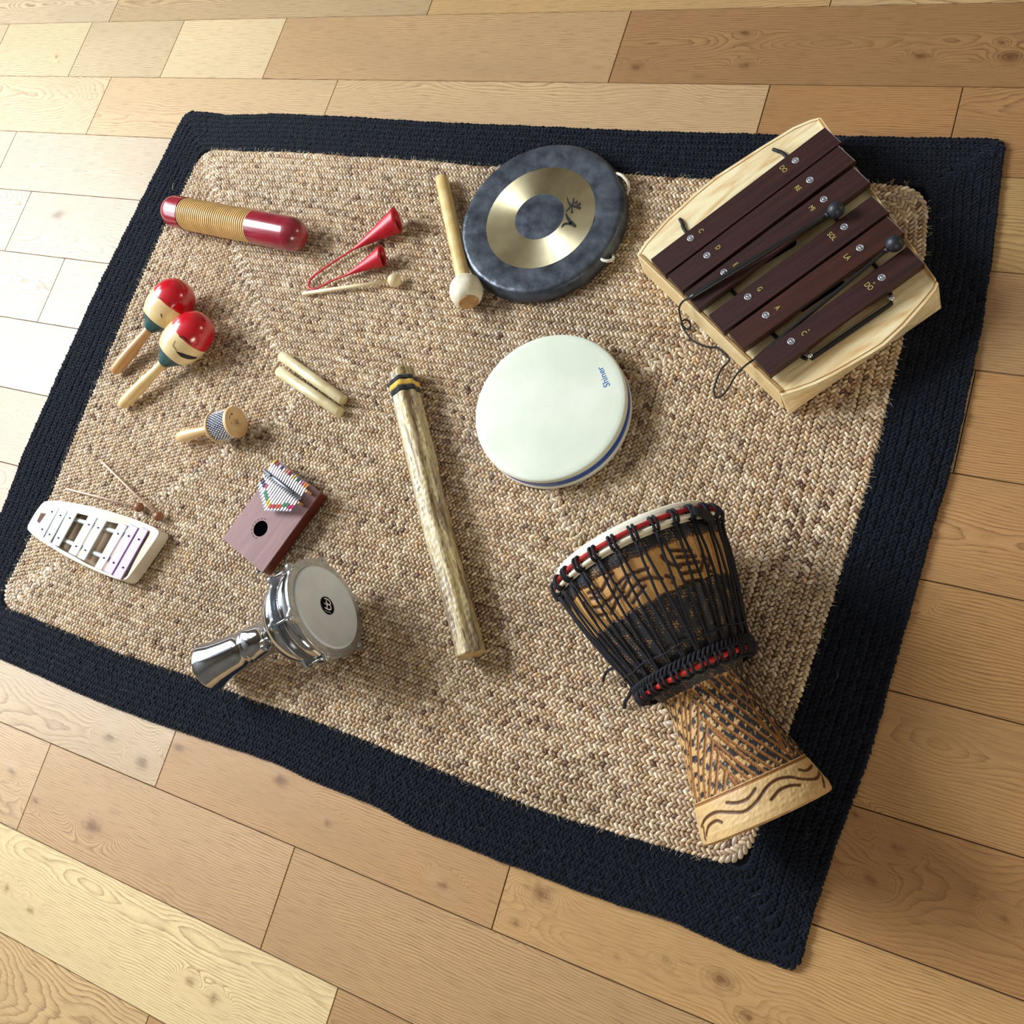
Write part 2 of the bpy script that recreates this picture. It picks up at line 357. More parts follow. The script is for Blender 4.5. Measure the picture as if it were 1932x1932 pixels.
v, q = boxm(((X0+X1)/2, (Y0+Y1)/2, HT+.05), ((X1-X0)/2+.1, 0, 0), (0, (Y1-Y0)/2+.1, 0), (0, 0, .05)); tagp(part('ceiling', v, q, mceil, None, False), kind='structure')
def window(name, axis, c, a0, a1, z0, z1, n):
    ms = []
    def bar(a, z, ha, hz):
        ms.append(boxm((c, a, z), (.03, 0, 0), (0, ha, 0), (0, 0, hz)) if axis == 'x' else boxm((a, c, z), (ha, 0, 0), (0, .03, 0), (0, 0, hz)))
    m_ = .03
    bar((a0+a1)/2, z0+m_, (a1-a0)/2, m_); bar((a0+a1)/2, z1-m_, (a1-a0)/2, m_)
    for k in range(n+1): bar(a0+m_+(a1-a0-2*m_)*k/n, (z0+z1)/2, m_, (z1-z0)/2)
    v, q = join(*ms); tagp(part(name, v, q, mframe, None, False), kind='structure')
window('window_1', 'x', X0-.06, -2.4, .6, .85, 3.6, 3); window('window_2', 'x', X1+.06, .3, 1.7, 1.0, 2.4, 2); window('window_3', 'y', Y0-.06, 1.8, 3.4, 1.05, 2.55, 2)

# ------------------------------------------------------------ braided rug
ZR = .0140
RX0, RX1, RY0, RY1 = -1.957, -.028, -1.688, -.287; BW = .112
eo = {'T': [(365, 207), (410, 214), (500, 210), (640, 216), (800, 225), (966, 232), (1200, 243), (1400, 247), (1640, 253), (1880, 256)],
      'R': [(1900, 270), (1885, 400), (1860, 600), (1812, 830), (1760, 1010), (1700, 1230), (1640, 1440), (1580, 1600), (1540, 1720), (1515, 1815)],
      'B': [(1490, 1834), (1460, 1828), (1361, 1783), (1300, 1754), (1143, 1704), (962, 1635), (781, 1566), (700, 1521), (600, 1481), (507, 1438), (331, 1380), (163, 1319), (0, 1246)],
      'L': [(345, 212), (250, 400), (170, 560), (100, 715), (40, 850), (0, 960)]}
ei = {'T': [(400, 283), (500, 285), (700, 296), (900, 312), (1180, 328), (1370, 340), (1640, 346), (1720, 350)],
      'R': [(1750, 365), (1745, 480), (1700, 650), (1640, 900), (1570, 1130), (1490, 1370), (1420, 1590)],
      'B': [(1395, 1637), (1300, 1613), (1252, 1600), (1071, 1544), (926, 1493), (781, 1432), (700, 1400), (587, 1357), (440, 1306), (384, 1284), (232, 1234), (150, 1200), (10, 1145)],
      'L': [(370, 310), (300, 450), (225, 620), (165, 765), (100, 925), (50, 1030), (5, 1120)]}
def edgef(pts, side, d):
    P = np.array([at(x, y, .010)[:2] for x, y in pts]); ia = 0 if side in 'TB' else 1
    P = P[np.argsort(P[:, ia])]; base = {'T': RY1-d, 'B': RY0+d, 'R': RX1-d, 'L': RX0+d}[side]
    return P[:, ia], P[:, 1-ia]-base
DO = {s: edgef(eo[s], s, 0) for s in 'TRBL'}; DI = {s: edgef(ei[s], s, BW) for s in 'TRBL'}
XC, YC = (RX0+RX1)/2, (RY0+RY1)/2; HX, HY = (RX1-RX0)/2, (RY1-RY0)/2
def warp(x, y):
    x = np.asarray(x, float); y = np.asarray(y, float); ox = np.zeros_like(x); oy = np.zeros_like(y)
    for s in 'TRBL':
        c = {'T': RY1-y, 'B': y-RY0, 'R': RX1-x, 'L': x-RX0}[s]; p = x if s in 'TB' else y
        fo = np.interp(p, *DO[s]); fi = np.interp(p, *DI[s]); k = np.clip(c/BW, 0, 1); f = fo*(1-k)+fi*k
        f = f*np.clip(1-(c-BW)/.45, 0, 1)
        if s in 'TB': oy += f
        else: ox += f
    return x+ox, y+oy
def ring_path(d, rc):
    """rounded rectangle inset by d, sampled densely, counter-clockwise"""
    x0, x1, y0, y1 = RX0+d, RX1-d, RY0+d, RY1-d; rc = max(.004, min(rc, (x1-x0)/2*.95, (y1-y0)/2*.95)); P = []
    for cx, cy, a0 in ((x1-rc, y1-rc, 0), (x0+rc, y1-rc, 90), (x0+rc, y0+rc, 180), (x1-rc, y0+rc, 270)):
        for k in range(9):
            a = math.radians(a0+k*90/8); P.append((cx+rc*math.cos(a), cy+rc*math.sin(a)))
    P = np.array(P+[P[0]]); s = np.concatenate([[0], np.cumsum(np.hypot(*np.diff(P, axis=0).T))]); return P, s
def lobes(d0, d1, pitch, step, la, wb, hh, ang, na, nb, colf, rcf, z0, seed, jit=1.0):
    """plaited strands: two slanting lobes per stitch, in concentric rows"""
    r = np.random.default_rng(seed); n = int(round((d1-d0)/pitch)); pitch = (d1-d0)/n
    CX = []; CY = []; AN = []; CO = []; SC = []
    for k in range(n):
        d = d0+(k+.5)*pitch; P, s = ring_path(d, rcf(d)); Lt = s[-1]; m = max(6, int(Lt/step)); drift = r.uniform(0, 100)
        for side in (-1, 1):
            t = (np.arange(m)+.5*(side > 0)+r.uniform(-.08, .08, m)*jit)/m*Lt
            x = np.interp(t % Lt, s, P[:, 0]); y = np.interp(t % Lt, s, P[:, 1]); x2 = np.interp((t+.002) % Lt, s, P[:, 0]); y2 = np.interp((t+.002) % Lt, s, P[:, 1])
            th = np.arctan2(y2-y, x2-x); arc = np.abs(np.sin(2*th)); wv = .0010*snoise(t, t*0+k*.3, seed+3, 6, 2)
            off = side*pitch*.235*(1+.45*arc)+wv; x = x-np.sin(th)*off; y = y+np.cos(th)*off
            x, y = warp(x, y); CX.append(x); CY.append(y); AN.append(th-side*math.radians(ang)*r.uniform(.82, 1.18, m)); CO.append(colf(x, y, t, k, side, r)); SC.append(r.uniform(.88, 1.13, m)*(1+.38*arc))
    CX, CY, AN, SC = map(np.concatenate, (CX, CY, AN, SC)); CO = np.concatenate(CO); M = len(CX)
    a = np.linspace(-1, 1, na); bb = np.linspace(-1, 1, nb); A, B = np.meshgrid(a, bb, indexing='ij')
    prof = (1-np.abs(A)**2.3)**.55; lx = A*la; ly = B*wb*prof*(1-.18*A); lz = hh*((1-B**2*.92)**.6)*np.clip(1-np.abs(A)**2.6, 0, 1)**.5+A*.0011
    lx, ly, lz = lx.ravel(), ly.ravel(), lz.ravel(); ca_, sa_ = np.cos(AN)[:, None], np.sin(AN)[:, None]
    X = CX[:, None]+(ca_*lx-sa_*ly)*SC[:, None]; Y = CY[:, None]+(sa_*lx+ca_*ly)*SC[:, None]; Z = z0+lz[None]*np.minimum(SC, 1.12)[:, None]+r.uniform(-.0007, .0007, M)[:, None]*jit
    V = np.stack([X, Y, Z], -1).reshape(-1, 3); q = grid_quads(na, nb)[:, ::-1]; nn = na*nb
    Qs = (q[None]+(np.arange(M)*nn)[:, None, None]).reshape(-1, 4)
    C = np.repeat(CO, nn, axis=0)
    gc = np.stack([np.broadcast_to(lx, (M, nn))+np.arange(M)[:, None]*.37, np.broadcast_to(ly, (M, nn)), np.zeros((M, nn))+np.arange(M)[:, None]*.011], -1).reshape(-1, 3)
    return V, Qs, C, gc
rug = root('braided_rug', ((RX0+RX1)/2, (RY0+RY1)/2, 0), 'large rectangular braided jute rug with a wide black border lying on the oak floor', 'rug')
PAL = np.array([lin(c) for c in ((212, 192, 158), (200, 178, 144), (184, 160, 128), (230, 214, 184), (192, 174, 150), (172, 142, 108), (206, 176, 132), (152, 128, 104), (110, 78, 58))])
PP = np.array([.2, .2, .15, .14, .13, .08, .05, .035, .015])
def jcol(x, y, t, k, side, r):
    n = len(t); seg = (t/.035+k*17.3+side*.3).astype(int); strand = (np.arange(n)+k) % 3
    key = (seg*7+strand*3+k*131) % 4096; tab = np.random.default_rng(5).choice(len(PAL), 4096, p=PP); c = PAL[tab[key]]
    c2 = PAL[r.choice(len(PAL), n, p=PP)]; f = (r.random(n) < .45)[:, None]; c = np.where(f, c2, c)
    return c*np.array([1.03, .985, .985])*r.uniform(.82, 1.12, n)[:, None]*(1+.10*snoise(x, y, 77, 2.2, 2))[:, None]
rc_j = lambda d: .03*max(0, 1-(d-BW)/.10)+.022
Vj, Qj, Cj, gj = lobes(BW-.001, BW+.588, .0152, .0088, .0076, .0037, .0062, 40, 6, 5, jcol, rc_j, .0056, 21)
mj = vcmat('jute', rough=.38, bump=.6, spec=.75, streak=.38, gc=(60, 1500, 300))
part('jute_center', Vj, Qj, mj, rug, True, attrs={'Col': ('FLOAT_COLOR', Cj), 'gc': ('FLOAT_VECTOR', gj)}, label='natural jute braids sewn in concentric rectangles')
def bcol(x, y, t, k, side, r):
    n = len(t); c = np.array(lin((15, 20, 32)))[None]*r.uniform(.75, 1.3, n)[:, None]; return c
Vb, Qb, Cb, gb = lobes(.003, BW-.001, .0136, .0078, .0074, .0038, .0044, 36, 5, 4, bcol, lambda d: .020, .0056, 22, jit=1.4)
mb_ = vcmat('black_wool', rough=.95, bump=.8, spec=.15, streak=.45, gc=(500, 900, 300), sheen=.12)
part('border', Vb, Qb, mb_, rug, True, attrs={'Col': ('FLOAT_COLOR', Cb), 'gc': ('FLOAT_VECTOR', gb)}, label='black braided border')
# backing slab under the braids
def slab(d, rc, z0, z1, nm, m_):
    P, s = ring_path(d, rc); t = np.linspace(0, s[-1], 400, endpoint=False); x, y = warp(np.interp(t, s, P[:, 0]), np.interp(t, s, P[:, 1]))
    v, q = prism(list(zip(x, y)), z0, z1); part(nm, v, q, m_, rug, False)
slab(.004, .03, .0005, .0066, 'border_backing', mat('black_backing', (10, 10, 14), rough=1, spec=.1))
slab(BW, .055, .0008, .0072, 'backing', mat('jute_backing', (128, 104, 78), (100, 78, 56), rough=1, scale=(90, 90, 90), spec=.1))
# stray fibres and lint
def hairs(n, genf, wid, nm, m_, lab=None):
    Vh = []; Qh = []; r = random.Random(3)
    for i in range(n):
        (x, y), a, L, z = genf(r); k = 5; bend = r.uniform(-1.6, 1.6); pts = []; xx, yy, zz = x, y, z
        for j in range(k+1):
            pts.append((xx, yy, zz)); xx += math.cos(a)*L/k; yy += math.sin(a)*L/k; a += bend/k; zz += r.uniform(.0, .0012) if j < k/2 else r.uniform(-.0010, .0003)
        v, q = tube(np.array(pts), wid, 3, False); n0 = sum(len(a_) for a_ in Vh); Vh.append(v); Qh += [tuple(i_+n0 for i_ in f) for f in q]
    o = part(nm, np.vstack(Vh), Qh, m_, rug, True, label=lab); o['kind'] = 'stuff'
def g_edge(r):
    s = r.choice('TRBL'); u_ = r.random()
    x = {'L': RX0+BW, 'R': RX1-BW}.get(s, RX0+BW+.03+u_*(2*HX-2*BW-.06)); y = {'T': RY1-BW, 'B': RY0+BW}.get(s, RY0+BW+.03+u_*(2*HY-2*BW-.06))
    x, y = warp(x, y); a = {'L': 180, 'R': 0, 'T': 90, 'B': -90}[s]; return (float(x), float(y)), math.radians(a+r.uniform(-60, 60)), r.uniform(.004, .011), .0105
hairs(700, g_edge, .00022, 'edge_fibres', mat('jute_fibre', (214, 192, 152), rough=.5), 'short jute fibres sticking out of the seam')
def g_any(r):
    return (r.uniform(RX0+BW, RX1-BW), r.uniform(RY0+BW, RY1-BW)), r.uniform(0, 6.28), r.uniform(.008, .03), .0118
hairs(420, g_any, .00028, 'loose_fibres', mat('loose_jute_fibre', (226, 206, 166), rough=.5))
def g_bd(r):
    while True:
        x, y = r.uniform(RX0, RX1), r.uniform(RY0, RY1); d = min(x-RX0, RX1-x, y-RY0, RY1-y)
        if .006 < d < BW-.004: return (x, y), r.uniform(0, 6.28), r.uniform(.002, .018), .0115
hairs(260, g_bd, .00013, 'lint', mat('lint_fibre', (112, 116, 126), rough=.8), 'pale lint on the black border')

# ============================================================ instruments
def up_normal_frame(A, B):
    a = nrm(np.asarray(B, float)-np.asarray(A, float)); return a
def circ(cx, cy, r, n, a0=0): return [(cx+r*math.cos(a0+2*math.pi*k/n), cy+r*math.sin(a0+2*math.pi*k/n)) for k in range(n)]
def sphere(c, r, n=24, m=14, sq=(1, 1, 1)):
    V = [(c[0], c[1], c[2]+r*sq[2])]
    for i in range(1, m):
        t = math.pi*i/m
        for k in range(n): V.append((c[0]+sq[0]*r*math.sin(t)*math.cos(2*math.pi*k/n), c[1]+sq[1]*r*math.sin(t)*math.sin(2*math.pi*k/n), c[2]+sq[2]*r*math.cos(t)))
    V.append((c[0], c[1], c[2]-r*sq[2])); Q = [(0, 1+k, 1+(k+1) % n) for k in range(n)]
    for i in range(m-2):
        for k in range(n): a = 1+i*n; Q.append((a+k, a+n+k, a+n+(k+1) % n, a+(k+1) % n))
    a = 1+(m-2)*n; Q += [(a+k, len(V)-1, a+(k+1) % n) for k in range(n)]
    return np.array(V), Q
def ring_profile(t0, t1, r0, r1, e=.0012):
    """closed cross-section of a hoop: inner r0, outer r1"""
    return [(t0, r0), (t0, r1-e), (t0+e, r1), (t1-e, r1), (t1, r1-e), (t1, r0)]
def flat_text(txt, size, o, xd, nrmal, depth=.0002):
    """letters as a thin mesh: o = centre, xd = reading direction, nrmal = face direction"""
    cu = bpy.data.curves.new('letters', 'FONT'); cu.body = txt; cu.size = size; cu.align_x = 'CENTER'; cu.align_y = 'CENTER'; cu.resolution_u = 4; cu.extrude = depth/2
    ob = bpy.data.objects.new('letters', cu); COL.objects.link(ob); bpy.context.view_layer.update()
    me = bpy.data.meshes.new_from_object(ob.evaluated_get(bpy.context.evaluated_depsgraph_get())); bpy.data.objects.remove(ob)
    V = np.array([v.co[:] for v in me.vertices]); Q = [tuple(p.vertices) for p in me.polygons]; bpy.data.meshes.remove(me); bpy.data.curves.remove(cu)
    xd = nrm(xd); n_ = nrm(nrmal); xd = nrm(xd-n_*(xd@n_)); yd = np.cross(n_, xd)
    V[:, 0] -= (V[:, 0].max()+V[:, 0].min())/2; V[:, 1] -= (V[:, 1].max()+V[:, 1].min())/2
    return np.asarray(o)+V[:, :1]*xd+V[:, 1:2]*yd+V[:, 2:3]*n_, Q
def stroke(P, wd, n_, off, k=6):
    """brush stroke as a flat strip on a plane (n_ normal); P points, wd widths"""
    P = smoothpath(P, k); wd = np.interp(np.linspace(0, 1, len(P)), np.linspace(0, 1, len(wd)), wd); T = np.gradient(P, axis=0); T /= np.linalg.norm(T, axis=1)[:, None]+1e-12
    Nn = np.cross(n_, T); V = np.vstack([P+Nn*wd[:, None]/2+off*n_, P-Nn*wd[:, None]/2+off*n_]); m = len(P)
    return V, [(i, m+i, m+i+1, i+1) for i in range(m-1)]

# ---- guiro
m_red = mat('red_lacquer', (148, 36, 50), (124, 26, 40), rough=.24, scale=(25, 25, 25), spec=.6, coat=.5)
A = at(313, 396, ZR+.038); B = at(574, 446, ZR+.038); Lg = float(np.linalg.norm(B-A)); rg = .0375
gu = root('guiro', (*((A+B)/2)[:2], ZR), 'tubular scraper with a ribbed wooden middle and round red ends, upper left of the rug', 'guiro')
def dome(t0, t1, r, s):  # s=-1 dome at the start
    th = np.linspace(0, math.pi/2, 10)
    return [(t0+r*(1-math.cos(a)), r*math.sin(a)) for a in th]+[(t1, r)] if s < 0 else [(t0, r)]+[(t1-r*(1-math.cos(a)), r*math.sin(a)) for a in th[::-1]]
t1g, t2g = .165*Lg, .665*Lg
R_ = Rev(A, B, dome(0, t1g, rg, -1)); v, q = R_.mesh(48); part('end_cap', v, q, m_red, gu)
R_ = Rev(A, B, dome(t2g, Lg, rg, 1)); v, q = R_.mesh(48); part('end_cap', v, q, m_red, gu)
pr = []; ng = 34; dg = (t2g-t1g)/ng
for k in range(ng):
    t = t1g+k*dg; pr += [(t, rg-.0028), (t+dg*.12, rg-.0026), (t+dg*.25, rg-.0012), (t+dg*.55, rg-.0007), (t+dg*.82, rg-.0012), (t+dg*.92, rg-.0026)]
pr.append((t2g, rg-.0028))
R_ = Rev(A, B, pr); v, q = R_.mesh(56)
tt = (v-A)@R_.a; fr = ((tt-t1g)/dg) % 1; gcol = np.where(((fr < .17) | (fr > .88))[:, None], np.array(lin((128, 86, 44))), np.array(lin((216, 176, 112))))*(1+.12*snoise(v[:, 0]*3, v[:, 1]*3, 5, 6))[:, None]
part('ribbed_body', v, q, vcmat('varnished_ribs', rough=.3, coat=.3), gu, attrs={'Col': ('FLOAT_COLOR', gcol)}, label='ribbed varnished wood')

# ---- red double bell with its beater
m_bell = mat('red_enamel', (184, 20, 38), (162, 14, 30), rough=.38, scale=(60, 60, 60), spec=.5)
m_bell_in = mat('dark_red_enamel', (120, 12, 26), rough=.5)
ag = root('double_bell', (*at(690, 480, ZR)[:2], ZR), 'red metal double cone bell with a bent strap handle', 'bell')
strap = []
for tip, mouth, rm, zt in (((667, 470), (750, 414), .0265, .030), ((655, 518), (722, 482), .0215, .026)):
    T0 = at(*tip, ZR+.008); M0 = at(*mouth, ZR+zt); a = nrm(M0-T0); Lc = float(np.linalg.norm(M0-T0))
    n = 40; up = nrm(np.array([0, 0, 1.0])-a*a[2]); wv = np.cross(a, up); Vo = []; Vi = []
    for i, f in enumerate(np.linspace(.02, 1, 14)):
        for k in range(n):
            ph = 2*math.pi*k/n; fl_ = .82+.18*f; seam = 1+.05*math.exp(-((ph-math.pi/2)/.25)**2)
            r = rm*(.10+.90*f)*seam; c = T0+a*Lc*f+(a*.008*f*math.cos(ph+.4))
            Vo.append(c+r*math.cos(ph)*up*fl_+r*math.sin(ph)*wv); r2 = max(r-.0012, .0005); Vi.append(c+r2*math.cos(ph)*up*fl_+r2*math.sin(ph)*wv)
    qo = [tuple(x) for x in grid_quads(14, n, True)]; base = 13*n
    Vv = np.array(Vo+Vi); nn_ = len(Vo); Qo = qo+[tuple(nn_+i for i in f[::-1]) for f in qo]+[(base+k, base+(k+1) % n, nn_+base+(k+1) % n, nn_+base+k) for k in range(n)]
    part('cone', Vv[:], Qo, m_bell, ag)
P = [at(690, 456, ZR+.010), at(667, 470, ZR+.008), at(645, 484, ZR+.006), at(615, 504, ZR+.005), at(592, 521, ZR+.005), at(583, 533, ZR+.005), at(583, 542, ZR+.005), at(590, 546, ZR+.005), at(604, 541, ZR+.005), at(630, 528, ZR+.006), at(655, 518, ZR+.008), at(672, 510, ZR+.010)]
v, q = tube(smoothpath(P, 5), .0027, 8, flat=.7); part('handle', v, q, m_bell, ag)
m_cream = mat('pale_wood', (226, 212, 176), (206, 186, 146), rough=.42, scale=(14, 14, 14), spec=.4)
A = at(571, 554, ZR+.006); B = at(744, 529, ZR+.0145)
bt = root('beater', (*at(650, 540, ZR)[:2], ZR), 'thin cream wooden beater with a ball head beside the red double bell', 'beater')
v, q = tube([A, A+(B-A)*.02, A+(B-A)*.5, A+(B-A)*.93], [.002, .0042, .0042, .0036], 14); part('stick', v, q, m_cream, bt)
v, q = sphere(B, .0145); part('ball', v, q, m_cream, bt)

# ---- maracas
m_green = mat('dark_green_paint', (14, 76, 80), (10, 60, 66), rough=.34, scale=(30, 30, 30), coat=.3)
m_redm = mat('bright_red_paint', (198, 14, 34), (182, 10, 28), rough=.2, scale=(20, 20, 20), coat=.6, spec=.6)
m_headw = mat('varnished_light_wood', (232, 210, 160), (216, 188, 134), rough=.28, scale=(9, 9, 9), coat=.4)
m_black = mat('black_ink', (12, 12, 14), rough=.5)
for i, (hb, ht, lab, hcol, rh) in enumerate((((213, 704), (352, 536), 'rear maraca with a red cap, dark green neck and tan handle, partly behind its twin', ((196, 150, 96), (176, 126, 74)), .0475), ((227, 768), (391, 600), 'front maraca with a painted face, red cap, dark green neck and pale handle', ((226, 198, 142), (206, 172, 112)), .0475))):
    A = at(*hb, ZR+.0125); B = at(*ht, ZR+.060); Lm = float(np.linalg.norm(B-A)); s_ = Lm/.30
    th = np.linspace(0, 1, 9); c0, c1, c2 = .150*s_, .186*s_, .243*s_
    hand = [(0, .002), (.002, .007), (.006, .0105), (.015, .0128), (.04, .0142), (.07, .0138), (.10, .0118), (.125, .0102), (c0, .0105)]
    neck = [(c0, .0125), (c0+.004, .0150), (c0+.014, .0215), (c0+.026, .0300), (c1, .0375)]
    mid = [(c1, .0375), (c1+.008, .0412), (c1+.018, .0447), (c1+.030, .0470), (c1+.042, rh), (c2, .0470)]
    k2 = Lm-c2; cap = [(c2, .0470)]+[(c2+k2*math.sin(a), .0470*math.cos(a)**.85) for a in np.linspace(.1, math.pi/2-.001, 12)]
    ma = root('maraca', (*((A+B)/2)[:2], ZR), lab, 'maraca', 'pair of maracas')
    full = Rev(A, B, hand+neck[1:]+mid[1:]+cap[1:])
    for nm, p_, m_ in (('handle', hand, mat('handle_wood', *hcol, rough=.35, scale=(14, 14, 14), coat=.25)), ('neck', neck, m_green), ('body', mid, m_headw), ('cap', cap, m_redm)):
        v, q = full.mesh(44, p_, capa=(nm == 'handle')); part(nm, v, q, m_, ma)
    def hp(*pp): return [full.hit(*p) for p in pp]
    if i == 1:
        FC = (('brow', ((344, 634), (351, 640), (360, 648)), [.0014, .0030, .0016]), ('brow', ((338, 633), (343, 638)), [.0020, .0026]),
              ('nose', ((331, 643), (327, 652), (332, 659), (333, 664)), [.0010, .0015, .0010]), ('moustache', ((334, 664), (344, 670), (356, 674), (371, 675)), [.0030, .0105, .0115, .0060]))
    else:
        FC = (('brow', ((294, 557), (300, 563), (309, 564)), [.0010, .0016, .0008]), ('nose', ((304, 592), (306, 600)), [.003, .0014]), ('eye', ((317, 570), (322, 575)), [.0016, .002]))
    for nm, pp, wd_ in FC:
        v, q = full.ribbon(hp(*pp), wd_, off=.0006); part('painted_'+nm, v, q, m_black, ma)

# ---- cabasa
A = at(334, 826, ZR+.0165); B = at(447, 796, ZR+.042); Lc = float(np.linalg.norm(B-A))
cb = root('cabasa', (*((A+B)/2)[:2], ZR), 'small shaker with steel beads around a wooden drum and a short handle', 'cabasa')
m_cw = mat('cabasa_wood', (218, 184, 134), (196, 156, 104), rough=.36, scale=(16, 16, 16), coat=.3)
tc0 = Lc-.062
R_ = Rev(A, B, [(0, .001), (.002, .007), (.008, .0115), (.022, .0135), (.045, .0125), (.07, .0100), (.09, .0090), (tc0, .0090)]); v, q = R_.mesh(28); part('handle', v, q, m_cw, cb)
R_ = Rev(A, B, [(tc0, .001), (tc0, .0310), (tc0+.002, .0330), (tc0+.007, .0330), (tc0+.008, .030)]); v, q = R_.mesh(48); part('end_disc', v, q, m_cw, cb)
R_ = Rev(A, B, [(tc0+.007, .0275), (Lc-.008, .0275)]); v, q = R_.mesh(48); part('core', v, q, mat('dark_core', (18, 20, 34), rough=.5, metal=.3), cb)
ms = []; sv, sq_ = sphere((0, 0, 0), 1, 8, 6); nr = 10; Vb_ = []; Qb_ = []; k0 = 0
for i in range(nr):
    tb = tc0+.0105+(Lc-.0105-tc0-.0105)*i/(nr-1); nb_ = 32
    for k in range(nb_):
        ph = 2*math.pi*(k+.5*(i % 2))/nb_; c = R_.pt(np.array(tb), np.array(ph), 0, R=.0292); Vb_.append(sv*.0022+c); Qb_ += [tuple(x+k0 for x in f) for f in sq_]; k0 += len(sv)
part('bead_chain', np.vstack(Vb_), Qb_, mat('steel_beads', (235, 238, 245), (190, 196, 214), rough=.16, metal=1.0, scale=(400, 400, 400)), cb, label='rows of steel beads')
R_ = Rev(A, B, [(Lc-.009, .030), (Lc-.008, .0330), (Lc-.001, .0330), (Lc, .0320), (Lc, .0075), (Lc-.001, .0070), (Lc-.001, .0001)]); v, q = R_.mesh(48); part('end_disc', v, q, m_cw, cb)
n_ = R_.a; c = A+n_*Lc
ms = [stroke([c+n_*0+R_.u*.0035*math.cos(t)+R_.w*.0035*math.sin(t) for t in np.linspace(0, 6.2, 12)], [.0012, .0012], n_, .0003)]
ms += [stroke([at(429, 781, 0)*0+c+R_.u*a_+R_.w*b_ for a_, b_ in pts], [w_, w_], n_, .0003) for pts, w_ in ((((.020, -.008), (.021, .002)), .0016), (((.016, .006), (.014, .011)), .0012), (((.018, -.013), (.0145, -.010)), .0035))]
v, q = join(*ms); part('mark', v, q, m_black, cb, label='dark screw ring and pencilled marks')

# ---- claves
m_cl = mat('clave_wood', (218, 206, 166), (196, 180, 134), rough=.32, scale=(30, 30, 4), spec=.5, coat=.25)
for (p0, p1, lab) in (((531, 671), (648, 756), 'pale cylindrical clave stick, the upper of the two side by side'), ((526, 700), (642, 779), 'pale cylindrical clave stick, the lower of the two side by side')):
    A = at(*p0, ZR+.0118); B = at(*p1, ZR+.0118); Lc = float(np.linalg.norm(B-A)); a = (B-A)/Lc
    cl = root('clave', (*((A+B)/2)[:2], ZR), lab, 'clave', 'pair of claves')
    R_ = Rev(A, B, [(0, .0001), (0, .0100), (.0012, .0113), (Lc-.0012, .0113), (Lc, .0102), (Lc, .0001)]); v, q = R_.mesh(36)
    part('stick', v, q, m_cl, cl, frame=(A, a, (0, 0, 1)))

# ---- gong and its mallet
GC = np.array([-.8335, -.5308]); zg = .047
go = root('gong', (*GC, ZR), 'round dark metal gong with a brass ring and black brush writing', 'gong')
def vrev(c, prof, seg=96): return Rev((c[0], c[1], 0), (c[0], c[1], 1), prof, up=(1, 0, 0)).mesh(seg)
def goldsurf(r): return zg-.0025+.0045*math.exp(-(r/.075)**2)
seg = 160; rs = list(np.linspace(.0005, .051, 8))+list(np.linspace(.0512, .1125, 16))
v, q = vrev(GC, [(.0165, .150), (.0165, .1725), (.020, .1737), (.030, .1728), (zg-.010, .1700), (zg-.004, .1672), (zg-.001, .1630), (zg, .1580), (zg-.0010, .140), (zg-.0024, .1135)], seg)
r_ = np.hypot(v[:, 0]-GC[0], v[:, 1]-GC[1]); ss = np.clip((.170-r_)/.01, 0, 1); v[:, 2] += ss*.0009*snoise(v[:, 0], v[:, 1], 9, 18, 2)
m_gd = mat('dark_bronze', (54, 59, 68), (92, 99, 108), rough=.36, metal=.45, scale=(30, 30, 30), lo=.32, hi=.72, bump=.6, bscale=60, rvar=.12, detail=6)
part('rim', v, q, m_gd, go, label='dark hammered metal rim')
v, q = vrev(GC, [(goldsurf(r), r) for r in np.linspace(.051, .1135, 18)], seg)
m_gold = bpy.data.materials.new('lathe_turned_brass'); m_gold.use_nodes = True; nt = m_gold.node_tree; N = nt.nodes; Lk = nt.links; b = N['Principled BSDF']
b.inputs['Metallic'].default_value = 1; b.inputs['Roughness'].default_value = .34; b.inputs['Anisotropic'].default_value = .9
ga = N.new('ShaderNodeAttribute'); ga.attribute_name = 'tan'; Lk.new(ga.outputs['Vector'], b.inputs['Tangent'])
nz = N.new('ShaderNodeTexNoise'); nz.inputs['Scale'].default_value = 22; nz.inputs['Detail'].default_value = 4; rp = N.new('ShaderNodeValToRGB')
rp.color_ramp.elements[0].position = .3; rp.color_ramp.elements[1].position = .7; rp.color_ramp.elements[0].color = (*lin((204, 190, 150)), 1); rp.color_ramp.elements[1].color = (*lin((232, 220, 182)), 1)
tcn = N.new('ShaderNodeTexCoord'); Lk.new(tcn.outputs['Object'], nz.inputs['Vector']); Lk.new(nz.outputs['Fac'], rp.inputs[0]); Lk.new(rp.outputs[0], b.inputs['Base Color'])
d_ = v[:, :2]-GC; tanv = np.stack([-d_[:, 1], d_[:, 0], np.zeros(len(v))], 1); tanv /= np.linalg.norm(tanv, axis=1)[:, None]
part('brass_ring', v, q, m_gold, go, attrs={'tan': ('FLOAT_VECTOR', tanv)}, label='polished brass ring')
v, q = vrev(GC, [(goldsurf(r)+.0002, r) for r in rs[:8]], seg); part('center', v, q, m_gd, go, label='dark round centre')
ng_ = np.array([0, 0, 1.0])
def gp(x, y): p = at(1030+x/19.32, 350+y/19.32, zg-.001); return p
zz = .0016
